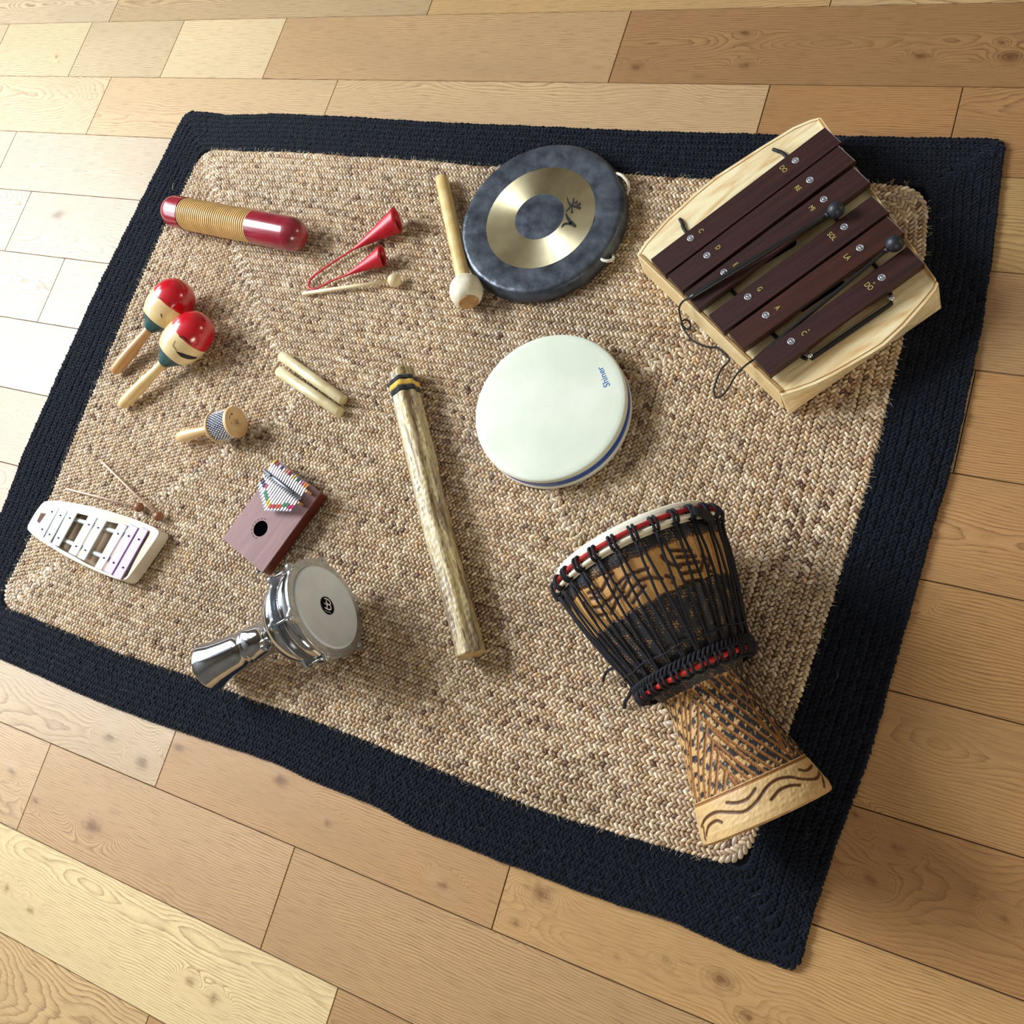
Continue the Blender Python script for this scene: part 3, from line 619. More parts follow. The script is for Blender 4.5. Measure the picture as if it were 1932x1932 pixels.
S_ = [([(785, 425), (800, 530), (840, 640), (920, 740)], [.0010, .0022, .0032, .0036]), ([(1025, 465), (1000, 600), (970, 740)], [.0022, .0022, .0024]), ([(960, 770), (950, 870), (950, 1005)], [.0018, .0020, .0040]),
      ([(915, 740), (830, 870), (735, 965)], [.0022, .0026, .0022]), ([(960, 745), (1100, 780), (1265, 830)], [.0034, .0036, .0046]), ([(1155, 560), (1110, 625), (1040, 655)], [.0012, .0034, .0020]), ([(1268, 620), (1220, 690), (1130, 722)], [.0012, .0036, .0020]),
      ([(738, 1005), (760, 1110), (850, 1270), (970, 1400), (1070, 1500)], [.0012, .0040, .0056, .0066, .0048]), ([(930, 1410), (800, 1395), (660, 1430), (580, 1545)], [.0060, .0040, .0042, .0018])]
v, q = join(*[stroke([gp(*p) for p in P_], [x_*1.12 for x_ in w_], ng_, zz) for P_, w_ in S_]); part('brush_writing', v, q, m_black, go, label='two black brushed characters')
m_rope = mat('white_cord', (226, 220, 204), (196, 188, 170), rough=.8, scale=(300, 300, 300), bump=.5)
P = [at(1158, 329, .036), at(1166, 328, .040), at(1176, 333, .042), at(1185, 345, .036), at(1186, 356, .026), at(1182, 368, .020), at(1180, 374, .020)]
v, q = tube(smoothpath(P, 6), .0030, 10); part('cord', v, q, m_rope, go)
P = [at(1132, 484, .034), at(1136, 490, .040), at(1145, 492.5, .040), at(1154, 491, .036), at(1158, 486, .030), at(1155, 481, .024)]
v, q = tube(smoothpath(P, 6), .0030, 10); part('cord', v, q, m_rope, go)
A = at(833, 336, ZR+.0145); B = at(880, 551, ZR+.0335)
gm = root('gong_mallet', (*((A+B)/2)[:2], ZR), 'wooden mallet with a cream padded ball head beside the gong', 'mallet')
Lm = float(np.linalg.norm(B-A)); R_ = Rev(A, B, [(0, .001), (0, .011), (.002, .0135), (.01, .0142), (Lm*.6, .0145), (Lm-.02, .0150)])
v, q = R_.mesh(32); part('handle', v, q, mat('ash_handle', (220, 194, 136), (196, 164, 102), rough=.42, scale=(26, 26, 26), bump=.15), gm)
pr = [(Lm-.034, .014), (Lm-.033, .018), (Lm-.028, .0235), (Lm-.018, .0305), (Lm-.004, .0333), (Lm+.008, .0325), (Lm+.018, .0280), (Lm+.0235, .0225), (Lm+.0245, .0205)]
R_ = Rev(A, B, pr); v, q = R_.mesh(48); dd = 1+.018*snoise(v[:, 0], v[:, 1]+v[:, 2], 4, 30, 2); c_ = A+R_.a*Lm; v = c_+(v-c_)*dd[:, None]
part('padded_head', v, q, mat('raw_hide', (232, 226, 204), (214, 204, 174), rough=.62, scale=(40, 40, 40), bump=.3, bscale=90), gm)
R_ = Rev(A, B, [(Lm+.0225, .0212), (Lm+.0265, .0200), (Lm+.0275, .0185), (Lm+.0275, .0001)]); v, q = R_.mesh(40); part('wood_plug', v, q, mat('plug_wood', (200, 160, 104), (168, 124, 72), rough=.6, scale=(90, 90, 90)), gm, label='round tan wood end')

# ---- frame drum
DC = np.array([-.6872, -.9195]); zh = .056; RD = .1443
fd = root('frame_drum', (*DC, ZR), 'round frame drum with a pale skin and a blue band around its side', 'drum')
v, q = vrev(DC, [(zh+.0012, .0005), (zh+.0012, RD-.012), (zh+.0008, RD-.004), (zh-.0004, RD-.0012), (zh-.002, RD), (zh-.006, RD)], 128)
part('drumhead', v, q, mat('pale_skin', (228, 232, 214), (214, 220, 200), rough=.42, scale=(9, 9, 9), spec=.4, bump=.12, bscale=130, detail=6), fd)
m_hoop = mat('cream_hoop', (232, 224, 198), (222, 212, 180), rough=.4, scale=(20, 20, 20))
v, q = vrev(DC, ring_profile(zh-.0095, zh-.0035, RD-.006, RD+.0010), 128); part('hoop', v, q, m_hoop, fd, label='cream hoop')
v, q = vrev(DC, ring_profile(zh-.029, zh-.009, RD-.006, RD+.0006), 128); part('band', v, q, mat('blue_band', (24, 88, 184), (18, 70, 160), rough=.3, scale=(300, 300, 300), coat=.3), fd, label='blue band')
v, q = vrev(DC, ring_profile(ZR+.0005, zh-.0285, RD-.006, RD+.0014), 128); part('hoop', v, q, mat('white_hoop', (238, 236, 226), rough=.35), fd, label='white lower hoop')
p0, p1 = at(1140.5, 722, zh+.0014), at(1130.5, 697, zh+.0014); c = (p0+p1)/2; rd = nrm(p1-p0)
v, q = flat_text('Shiner', .0170, at(1138, 711, zh+.0015), rd, (0, 0, 1)); part('logo', v, q, mat('blue_print', (16, 96, 176), rough=.5), fd, label='small blue lettering')

# ---- rainstick
A = at(757, 702, ZR+.0285); B = at(890, 1236, ZR+.0285); Lr = float(np.linalg.norm(B-A)); a = (B-A)/Lr
rs_ = root('rainstick', (*((A+B)/2)[:2], ZR), 'long dried cactus rainstick with black and yellow yarn wrapped near its top end', 'rainstick')
u_ = nrm(np.array([0, 0, 1.0])-a*a[2]); w_ = np.cross(a, u_); nT, nP = 260, 96
tt = np.linspace(0, Lr, nT); ph = np.linspace(0, 2*math.pi, nP, endpoint=False); T_, P_ = np.meshgrid(tt, ph, indexing='ij')
r0 = .0262+.0012*np.sin(T_*9)-.002*np.clip(1-T_/.03, 0, 1)
lob = 1+.060*np.cos(7*P_+.8*np.sin(T_*4)+.6)+.018*np.cos(3*P_+T_*7)
rr = r0*lob*(1+.020*snoise(T_*2.2, P_*.16, 3, 6, 3))+.0006*snoise(T_*9, P_*.5, 8, 10, 2)
bend = .0045*np.sin(math.pi*T_/Lr)+.0012*np.sin(T_*23)
V = A+T_[..., None]*a+(rr*np.cos(P_))[..., None]*u_+(rr*np.sin(P_)+bend)[..., None]*w_
V[0] = V[0]+(np.cos(P_[0])*.004)[:, None]*a; Q = grid_quads(nT, nP, True)
st1 = snoise(T_*.8, P_*.30, 31, 4, 4); st2 = snoise(T_*1.6, P_*.75, 37, 4, 3); st3 = snoise(T_*5, P_*1.2, 41, 4, 3)
c0 = np.array(lin((206, 186, 138))); c1 = np.array(lin((112, 82, 50))); c2 = np.array(lin((176, 168, 160)))
f1 = np.clip(st1*3.0-.25+1.0*st2, 0, 1)[..., None]; f2 = np.clip(st2*1.8-.35, 0, 1)[..., None]; f3 = np.clip(st3*2.6-1.15, 0, 1)[..., None]
C_ = c0*(1-f1*.85)+c1*f1*.85; C_ = C_*(1-f2*.5)+c2*f2*.5; C_ = C_*(1-f3*.7)+np.array(lin((74, 50, 34)))*f3*.7
m_cact = vcmat('dried_cactus', rough=.42, streak=.30, gc=(40, 500, 500), coat=.12, bump=.35)
gcv_ = np.stack([T_, P_*.026, 0*T_], -1).reshape(-1, 3)
end = nT*nP; Vx = np.vstack([V.reshape(-1, 3), V[0].mean(0)[None], V[-1].mean(0)[None]])
Qx = [tuple(x) for x in Q]+[(k, end, (k+1) % nP) for k in range(nP)]+[((nT-1)*nP+k, (nT-1)*nP+(k+1) % nP, end+1) for k in range(nP)]
Cx = np.vstack([C_.reshape(-1, 3), np.array(lin((150, 118, 70)))[None], np.array(lin((196, 152, 88)))[None]]); gx = np.vstack([gcv_, [[0, 0, 0]], [[0, 0, 0]]])
part('cactus_tube', Vx, Qx, m_cact, rs_, True, attrs={'Col': ('FLOAT_COLOR', Cx), 'gc': ('FLOAT_VECTOR', gx)})
m_by = mat('black_yarn', (20, 20, 26), rough=.95, sheen=.3, bump=.6, bscale=500); m_yy = mat('yellow_yarn', (236, 200, 84), (214, 170, 56), rough=.9, sheen=.3, bump=.5, bscale=500, scale=(200, 200, 200))
def wrap(t0, t1, m_, nm, lab, th=.0022):
    n = 9; V = []
    for i in range(n):
        f = i/(n-1); t = t0+(t1-t0)*f; it = t/Lr*(nT-1); k = int(it); base = V_r[k]; h = th*math.sqrt(max(0, 1-(2*f-1)**4)); sk = .004
        for j in range(nP):
            d = math.cos(ph[j])*u_+math.sin(ph[j])*w_; V.append(base[j]+d*h+a*(t-tt[k])+a*(-sk*math.sin(ph[j]))*0)
    q = [tuple(x) for x in grid_quads(n, nP, True)]; part(nm, np.array(V), q, m_, rs_, label=lab)
V_r = V
sc = Lr/554.0
wrap(.0215, .0330, m_by, 'yarn_wrap', 'black yarn band'); wrap(.0325, .0450, m_yy, 'yarn_wrap', 'yellow yarn band', .0026); wrap(.0445, .0575, m_by, 'yarn_wrap', 'black yarn band')
kp = A+a*.026; v, q = tube([kp+w_*.026+u_*.004, kp+w_*.031-a*.004+u_*.004, kp+w_*.034-a*.009+u_*.006], [.003, .0026, .0012], 8); part('knot', v, q, m_by, rs_)

# ---- small white glockenspiel
def inset(poly, d):
    n = len(poly); sgn = 1 if area2(poly) > 0 else -1; out = []
    for i in range(n):
        p0, p1, p2 = (np.array(poly[(i+j) % n][:2], float) for j in (-1, 0, 1)); e1, e2 = nrm(p1-p0), nrm(p2-p1)
        n1 = np.array([-e1[1], e1[0]])*sgn; n2 = np.array([-e2[1], e2[0]])*sgn; b_ = n1+n2; out.append(tuple(p1+b_*d/max(.35, (1+n1@n2))))
    return out
def px2(pts, z, s=1.0, ox=0, oy=0): return [tuple(at(ox+x/s, oy+y/s, z)[:2]) for x, y in pts]
GZ = ZR+.030
out = [(325, 578), (420, 566), (560, 580), (760, 612), (960, 660), (1180, 722), (1380, 790), (1540, 856), (1615, 900), (1632, 930), (1610, 985), (1500, 1150), (1380, 1320), (1290, 1440), (1245, 1476), (1180, 1474), (1000, 1412), (800, 1325), (600, 1225), (400, 1105), (250, 1010), (150, 925), (124, 880), (150, 820), (220, 700), (290, 605)]
outp = px2(smoothpath([(x, y, 0) for x, y in out+out[:1]], 3)[:-1, :2], GZ, 6.0375, 30, 850)
gk = root('glockenspiel', (*np.mean(outp, axis=0), ZR), 'small white wooden glockenspiel with pale and lilac metal bars, far left of the rug', 'glockenspiel')
m_ww = mat('whitewashed_wood', (212, 204, 188), (194, 182, 160), rough=.6, scale=(8, 24, 8)); m_tan = mat('raw_wood_floor', (198, 170, 134), (176, 146, 110), rough=.6, scale=(20, 20, 20))
tr = [(360, 800), (440, 672), (700, 712), (850, 750), (1040, 806), (1250, 850), (1500, 912), (1528, 945), (1430, 1110), (1330, 1300), (1265, 1436), (1215, 1462), (1000, 1376), (800, 1288), (650, 1200), (510, 1125), (390, 1040), (290, 950)]
tr = px2(tr, GZ, 6.0375, 30, 850)
def ring_solid(outer, inner, z0, z1):
    """flat frame between two outlines"""
    cen = np.mean(inner, axis=0); ang = lambda P: np.unwrap(np.array([math.atan2(p[1]-cen[1], p[0]-cen[0]) for p in P]))
    def resamp(P, n=160):
        P = np.array([p for p in P]+[P[0]]); res = []
        for k in range(n):
            th = 2*math.pi*k/n; d = np.array([math.cos(th), math.sin(th)]); best = 0
            for i in range(len(P)-1):
                e = P[i+1]-P[i]; den = d[0]*(-e[1])+d[1]*e[0]
                if abs(den) < 1e-12: continue
                r_ = P[i]-cen; t = (r_[0]*(-e[1])+r_[1]*e[0])/den; s_ = (d[0]*r_[1]-d[1]*r_[0])/den
                if -1e-9 <= s_ <= 1+1e-9 and t > best: best = t
            res.append(cen+d*best)
        return np.array(res)
    O, I = resamp(outer), resamp(inner); n = len(O); e = .0022
    L_ = [(O, z0), (O, z1-e), (cen+(O-cen)*(1-.0012/np.linalg.norm(O-cen, axis=1))[:, None], z1), (I, z1), (I, z0)]
    V = np.vstack([np.column_stack([p, np.full(n, z)]) for p, z in L_]); Q = [tuple(x) for x in grid_quads(5, n, True)]; Q += [(4*n+i, 4*n+(i+1) % n, (i+1) % n, i) for i in range(n)]
    return V, Q
v, q = ring_solid(outp, tr, ZR+.0005, GZ); part('frame', v, q, m_ww, gk, False)
v, q = prism(inset(tr, -.002), ZR+.003, ZR+.010); part('base_board', v, q, m_tan, gk, False)
# two rails the bars stand on
bars = [((405, 620), (490, 650), (215, 945), (305, 985)), ((500, 650), (585, 685), (315, 1005), (385, 1045)), ((600, 680), (695, 712), (405, 1060), (485, 1092)), ((825, 745), (915, 770), (595, 1160), (680, 1200)),
        ((935, 775), (1030, 800), (700, 1215), (775, 1250)), ((1175, 825), (1265, 860), (895, 1330), (970, 1360)), ((1300, 835), (1390, 880), (1000, 1370), (1085, 1415)), ((1420, 865), (1505, 910), (1105, 1420), (1190, 1470))]
m_bar = mat('pale_painted_metal', (232, 236, 240), (222, 228, 234), rough=.4, scale=(60, 60, 60), spec=.5); m_lil = mat('lilac_painted_metal', (184, 150, 210), (170, 136, 200), rough=.45, scale=(60, 60, 60))
m_pin = mat('dark_pin', (60, 56, 60), rough=.3, metal=.9); m_clear = mat('translucent_plastic', (206, 212, 204), (184, 190, 184), rough=.25, scale=(60, 60, 60))
zb = GZ+.001
pinpx = [((413, 698), (300, 897)), ((508, 740), (383, 956)), ((615, 770), (485, 996)), ((830, 845), (687, 1090)), ((937, 880), (790, 1136)), ((1163, 948), (1003, 1224)), ((1285, 974), (1113, 1278)), ((1400, 1012), (1221, 1333))]
def P6(p, z): return at(30+p[0]/6.0375, 850+p[1]/6.0375, z)
for row_ in ([(330, 668), (413, 698), (740, 805), (1070, 905), (1440, 1025)], [(205, 862), (300, 897), (610, 1045), (930, 1180), (1290, 1345)]):
    P = smoothpath([P6(p, GZ-.0075) for p in row_], 6); v, q = tube(P, .0052, 12, flat=1.0); part('rail', v, q, m_clear, gk, label='pale translucent rail under the bars')
for bi, (c4, pn) in enumerate(zip(bars, pinpx)):
    P = [tuple(P6(c, zb+.003)[:2]) for c in (c4[0], c4[1], c4[3], c4[2])]
    v, q = prism(P, zb, zb+.003); bo = part('bar', v, q, m_lil if bi > 5 else m_bar, gk, False, bevel=.0006, label='lilac metal bar' if bi > 5 else None)
    for p in pn:
        c = P6(p, zb+.003); v, q = vrev(c[:2], [(zb+.003, .0001), (zb+.0052, .0006), (zb+.0048, .0019), (zb+.0030, .0022)][::-1], 12); part('pin', v, q, m_pin, bo)
    # stamped marks
m_bm = None
v, q = prism([tuple(P6(c, GZ)[:2]) for c in ((285, 712), (345, 718), (268, 828), (240, 806))], GZ-.0002, GZ+.0003); part('slot', v, q, mat('dark_slot', (92, 52, 36), rough=.8), gk, False)
m_bead = mat('brown_bead', (150, 96, 60), (124, 74, 44), rough=.45, scale=(60, 60, 60), coat=.2); m_stk = mat('pinkish_stick', (226, 200, 178), (208, 178, 152), rough=.45, scale=(60, 60, 60))
for (p0, p1, lab, hz, rb) in (((124, 922), (262, 957), 'thin mallet with a brown bead head, the lower of the pair by the glockenspiel', 0, .0108), ((192, 871), (299, 974), 'thin mallet with a brown bead head, crossing above the other mallet by the glockenspiel', .004, .0108)):
    A = at(*p0, ZR+.0035+hz*0); B = at(*p1, ZR+rb); d = nrm(B-A); mm = root('glockenspiel_mallet', (*((A+B)/2)[:2], ZR), lab, 'mallet', 'glockenspiel mallets')
    v, q = tube([A, A+d*.002, B-d*rb*.6+np.array([0, 0, hz])], [.0012, .0023, .0023], 10); part('stick', v, q, m_stk, mm)
    v, q = sphere(B, rb, 20, 12); part('bead', v, q, m_bead, mm)

# ---- kalimba
KZ = ZR+.034; K0 = at(420, 1016, KZ); K1 = at(494.7, 1080, KZ); K3 = at(538, 873, KZ); kx = nrm(K1-K0); ky = np.cross((0, 0, 1), kx)
KW = float(np.linalg.norm(K1-K0)); KL = .192
def kp_(x, y, z=0): return K0+kx*x+ky*y+np.array([0, 0, z])
ka = root('kalimba', (*kp_(KW/2, KL/2)[:2], ZR), 'reddish wooden thumb piano with metal keys bearing coloured stickers', 'thumb piano')
m_kt = mat('kalimba_top', (132, 84, 78), (112, 66, 60), rough=.5, attr='gc', scale=(10, 90, 90), spec=.38, coat=.0, dist=1.0); m_ks = mat('kalimba_side', (98, 30, 18), (70, 20, 12), rough=.4, attr='gc', scale=(10, 120, 60), coat=.2)
zt = KZ-ZR
v, q = boxm(kp_(KW/2, KL/2, -zt/2-.001+.002), kx*(KW/2-.0004), ky*(KL/2-.0004), (0, 0, zt/2-.0035)); part('body', v, q, m_ks, ka, False, frame=(K0, ky, kx), bevel=.001)
hc = (KW*.485, KL*.33); hr = .0165
vo = [kp_(0, 0), kp_(KW, 0), kp_(KW, KL), kp_(0, KL)]; nn_ = 64
rect = []; circ_ = []
for k in range(nn_):
    th = 2*math.pi*k/nn_+math.pi/4; d = (math.cos(th), math.sin(th)); m_ = min(((KW-hc[0])/d[0] if d[0] > 1e-9 else 9), ((-hc[0])/d[0] if d[0] < -1e-9 else 9), ((KL-hc[1])/d[1] if d[1] > 1e-9 else 9), ((-hc[1])/d[1] if d[1] < -1e-9 else 9))
    rect.append((hc[0]+d[0]*m_, hc[1]+d[1]*m_)); circ_.append((hc[0]+d[0]*hr, hc[1]+d[1]*hr))
for cx_, cy_ in ((0, 0), (KW, 0), (KW, KL), (0, KL)):
    k = min(range(nn_), key=lambda i: (rect[i][0]-cx_)**2+(rect[i][1]-cy_)**2); rect[k] = (cx_, cy_)
L_ = [(circ_, -.0035), (circ_, 0), (rect, 0), (rect, -.0035)]
v = np.vstack([[kp_(x, y, z) for x, y in P] for P, z in L_]); q = [tuple(x)[::-1] for x in grid_quads(4, nn_, True)]
part('top_board', v, q, m_kt, ka, False, frame=(K0, ky, kx))
v, q = join(boxm(kp_(hc[0], hc[1], -.0028), kx*(hr+.004), ky*(hr+.004), (0, 0, .0004))); part('sound_hole', v, q, mat('hole_black', (4, 4, 6), rough=1, spec=.0), ka, False)
m_lt = mat('burnt_marks', (88, 56, 60), rough=.6); ms = []
for k in range(26):
    th = math.radians(100+k*7.5); r_ = hr+.0042; c = kp_(hc[0]+r_*math.cos(th), hc[1]+r_*math.sin(th), .0005); t_ = -math.sin(th)*kx+math.cos(th)*ky; n_ = math.cos(th)*kx+math.sin(th)*ky
    if k % 3 != 2: ms.append((np.array([c-t_*.0009-n_*.0013, c+t_*.0009-n_*.0014, c+t_*.0008+n_*.0016, c-t_*.0008+n_*.0013]), [(0, 1, 2, 3)]))
v, q = join(*ms); part('rosette', v, q, m_lt, ka, False, label='ring of burnt marks beside the sound hole')
m_ch = mat('key_steel', (150, 156, 166), rough=.42, metal=1.0); m_wd = mat('bridge_wood', (206, 166, 120), (184, 140, 92), rough=.5, scale=(60, 60, 60))
def kpx(x, y, z): # local coordinates of a pixel of the 12.88x detail
    p = at(480+x/12.88, 860+y/12.88, KZ+z)-K0; return float(p@kx), float(p@ky)
b0, b1 = kpx(300, 420, .008), kpx(1100, 985, .008); r0_, r1_ = kpx(560, 300, .006), kpx(1290, 870, .006); e0, e1 = kpx(700, 240, .010), kpx(1430, 740, .010)
yb, yr, ye = (b0[1]+b1[1])/2, (r0_[1]+r1_[1])/2, (e0[1]+e1[1])/2
ye = min(max(ye, yr+.012), KL+.006)
xa, xb = KW*.03, KW*.86
v, q = tube([kp_(xa-.004, yb, .0195), kp_(xb+.004, yb, .0195)], .0034, 14); part('pressure_bar', v, q, m_ch, ka)
v, q = boxm(kp_((xa+xb)/2, yr, .0092), kx*(xb-xa+.008)/2, ky*.0026, (0, 0, .0092)); part('rear_bridge', v, q, m_wd, ka, False, bevel=.0006)
v, q = boxm(kp_((xa+xb)/2, yb-.0085, .0082), kx*(xb-xa+.008)/2, ky*.0026, (0, 0, .0082)); part('front_bridge', v, q, m_wd, ka, False, bevel=.0006)
for xs_ in (.18, .72):
    c = kp_(KW*xs_, yb, .0235); v, q = Rev(c-np.array([0, 0, .002]), c, [(0, .0026), (.002, .0026), (.0026, .0018), (.0027, .0001)], up=kx).mesh(14); part('screw', v, q, m_pin, ka)
cols = {'navy': (44, 42, 92), 'green': (52, 142, 100), 'yellow': (226, 204, 56), 'red': (200, 44, 62), 'orange': (220, 98, 54), 'magenta': (206, 48, 104), 'rose': (196, 84, 110), 'dkgreen': (34, 88, 72), 'maroon': (128, 36, 46), 'lgreen': (90, 176, 122), 'salmon': (214, 140, 110), 'gold': (222, 186, 70), 'pink': (206, 110, 170), 'or2': (226, 140, 70)}
mk = {k: mat('sticker_'+k, c, rough=.7, spec=.2) for k, c in cols.items()}
front = ['navy', 'navy', 'navy', 'rose', 'green', 'green', 'green', 'yellow', 'yellow', 'red', 'red', 'orange', 'orange', 'green', 'green', 'magenta', 'magenta']
back = ['gold', 'maroon', 'maroon', 'navy', 'navy', 'lgreen', 'salmon', 'salmon', 'maroon', 'gold', 'gold', 'dkgreen', 'dkgreen', 'pink', 'pink', 'or2', 'or2']
for i in range(17):
    x = xa+(xb-xa)*(i+.5)/17; c = abs(i-8)/8; tip = yb-.0085-(.053-.029*c); wv = .00155
    yy = [tip, tip+.004, yb-.0085, yb, yr, ye-.004, ye]; zz_ = [.0172, .0164, .0178, .0156, .0198, .0194, .0180]
    V = []
    for y_, z_ in zip(yy, zz_):
        wd = wv*(1.15 if y_ < tip+.006 else 1.0); V += [kp_(x-wd, y_, z_), kp_(x+wd, y_, z_), kp_(x+wd, y_, z_-.0009), kp_(x-wd, y_, z_-.0009)]
    n = len(yy); q = [tuple(t_) for t_ in grid_quads(n, 4, True)]+[(3, 2, 1, 0), (4*n-4, 4*n-3, 4*n-2, 4*n-1)]
    ko = part('key', np.array(V), q, m_ch, ka, False)
    def zk(y_): return np.interp(y_, yy, zz_)
    fy = {'navy': .021, 'rose': .030, 'green': .0165, 'yellow': .0155, 'red': .009, 'orange': .0095, 'magenta': .0085}[front[i]]; fy = min(fy, yb-.0085-tip-.006)
    def sticker(y0_, y1_, m_, off=.0003):
        V = []; ys_ = np.linspace(y0_, y1_, 5)
        for y_ in ys_: V += [kp_(x-wv*1.08, y_, zk(y_)-.0004), kp_(x-wv*1.08, y_, zk(y_)+off), kp_(x+wv*1.08, y_, zk(y_)+off), kp_(x+wv*1.08, y_, zk(y_)-.0004)]
        part('sticker', np.array(V), [tuple(t_)[::-1] for t_ in grid_quads(5, 4)], m_, ko, False)
    sticker(tip+fy*.55, tip+fy*.55+.0105, mk[front[i]])
    if i % 2 == 0 or back[i] in ('maroon', 'salmon', 'or2'): sticker(yr+.0035, ye-.0002, mk[back[i]])
p = at(487, 1079.5, ZR+.010); v, q = sphere(p, .0042, 14, 8); part('foot_screw', v, q, m_ch, ka)

# ---- goblet drum (darbuka)
m_al = mat('polished_aluminium', (206, 212, 220), (188, 194, 204), rough=.10, metal=1.0, scale=(50, 50, 50), rvar=.04); m_hoopm = mat('satin_grey_metal', (182, 184, 188), (160, 164, 168), rough=.30, metal=.9, scale=(80, 80, 80))
A = at(397, 1257, ZR+.0465); B = at(613.5, 1146, ZR+.104); Ld = float(np.linalg.norm(B-A)); k_ = Ld/.297
db = root('goblet_drum', (*((A+B)/2)[:2], ZR), 'polished silver goblet drum lying on its side with a pale grey head', 'drum')
pr = [(.006, .040), (.001, .0435), (0, .0455), (.0015, .0468), (.004, .0465), (.012, .0440), (.030, .0405), (.060, .0368), (.090, .0338), (.104, .0325), (.106, .0336), (.109, .0340), (.112, .0336), (.114, .0330), (.116, .0338), (.119, .0338), (.121, .0326), (.134, .0318), (.142, .0320),
      (.156, .0330), (.170, .0370), (.184, .0450), (.198, .0580), (.210, .0700), (.222, .0790), (.234, .0835), (.244, .0842), (.246, .0800), (.250, .0785), (.270, .0785), (.272, .0815), (.278, .0830), (.284, .0815), (.286, .0790), (.296, .0790)]
pr = [(t*k_, r) for t, r in pr]; RD_ = Rev(A, B, pr); v, q = RD_.mesh(96); part('shell', v, q, m_al, db)
ph0 = math.radians(18)
def lug_hoop(t0, t1, ri, ro, nm, earr):
    n = 240; V = []
    for (t, r, isout) in ((t0, ri, 0), (t1, ri, 0), (t1, ro, 1), (t0, ro, 1)):
        for k in range(n):
            ph = 2*math.pi*k/n; e = 0
            if isout:
                d = ((ph-ph0+math.pi/6) % (math.pi/3))-math.pi/6; e = earr*math.exp(-(abs(d)/.095)**3)
            V.append(RD_.pt(np.array(t), np.array(ph), 0, R=r+e))
    Q = [tuple(x) for x in grid_quads(4, n, True)]+[(3*n+k, 3*n+(k+1) % n, (k+1) % n, k) for k in range(n)]
    part(nm, np.array(V), [f[::-1] for f in Q], m_hoopm, db, False, bevel=.0012)
lug_hoop(.244*k_, .250*k_, .0790, .0880, 'lower_hoop', .0125); lug_hoop(.2925*k_, .2995*k_, .0795, .0945, 'upper_hoop', .0115)
v, q = RD_.mesh(96, [(.268*k_, .0785), (.268*k_, .0905), (.274*k_, .0915), (.292*k_, .0915), (.293*k_, .0790)]); part('rim_band', v, q, m_al, db)
for k in range(6):
    ph = ph0+k*math.pi/3; p0, p1 = RD_.pt(np.array(.241*k_), np.array(ph), 0, R=.0955), RD_.pt(np.array(.2965*k_), np.array(ph), 0, R=.0955)
    v, q = tube([p0, p1], .0022, 10); ro = part('tension_rod', v, q, m_al, db)
    R2 = Rev(p1, p1+RD_.a, [(0, .0050), (.0035, .0050), (.0045, .0042), (.0046, .0024), (.0030, .0022), (.0030, .0001)], up=RD_.u); v, q = R2.mesh(16); part('bolt_head', v, q, m_al, ro)
v, q = RD_.mesh(96, [(.290*k_, .0795), (.3005*k_, .0795), (.3022*k_, .0785), (.3030*k_, .0765), (.3020*k_, .0740), (.3015*k_, .0001)]); part('drumhead', v, q, mat('grey_drumhead', (220, 230, 238), (210, 221, 230), rough=.6, scale=(30, 30, 30)), db, label='pale grey synthetic head')
n_ = RD_.a; HC = A+n_*(.3017*k_); n0 = n_
def hp_(px, py, off=.0002):  # pixel on the head plane
    d = ray(px, py); t = ((HC-CAM)@n0)/(d@n0); return CAM+d*t+n0*off
lc = hp_(590+880/32.2, 1110+1055/32.2); lo_ = mat('logo_black', (6, 6, 8), rough=.8, spec=.1); lw = mat('logo_white', (246, 246, 250), rough=.6)
rd_ = .0170; V = [lc+n0*.0003+rd_*1.02*(math.cos(t)*RD_.u+math.sin(t)*RD_.w) for t in np.linspace(0, 2*math.pi, 48, endpoint=False)]; part('logo_disc', np.array(V), [tuple(range(48))], lo_, db, False, label='round black logo')
V = [hp_(590+x/32.2, 1110+y/32.2, .0012) for x, y in ((0, 0),)]
def Lp(*pts): return [hp_(590+x/32.2, 1110+y/32.2, 0) for x, y in pts]
SS = [(Lp((680, 610), (900, 690), (1010, 790), (1065, 920), (1020, 1000), (930, 1000)), .0022), (Lp((815, 740), (820, 860), (930, 1000), (860, 1030), (850, 1120), (870, 1230)), .0022), (Lp((700, 910), (800, 960), (930, 1000)), .0022),
      (Lp((1030, 1010), (1085, 1130), (1085, 1260), (1010, 1305), (880, 1260), (720, 1175)), .0024)]
v, q = join(*[stroke(P, [w__, w__], n0, .0006) for P, w__ in SS]); part('logo_glyph', v, q, lw, db, False, label='white curled logo letters')
v, q = stroke(Lp((720, 1350), (900, 1430), (1000, 1450), (1110, 1535)), [.0012, .0014, .0014, .0008], n0, .0006); part('logo_word', v, q, mat('logo_grey', (170, 170, 180), rough=.5), db, False)
# screw boss on the neck
t_, p_ = RD_.hit(501, 1217); c = RD_.pt(np.array(t_), np.array(p_), -.003); nn2 = nrm(math.cos(p_)*RD_.u+math.sin(p_)*RD_.w)
R2 = Rev(c, c+nn2, [(0, .0130), (.004, .0125), (.0065, .0110), (.0070, .0098), (.0060, .0080), (.0035, .0060), (.0030, .0001)], up=RD_.a); v, q = R2.mesh(32); part('neck_boss', v, q, m_al, db, label='round hollow metal boss')

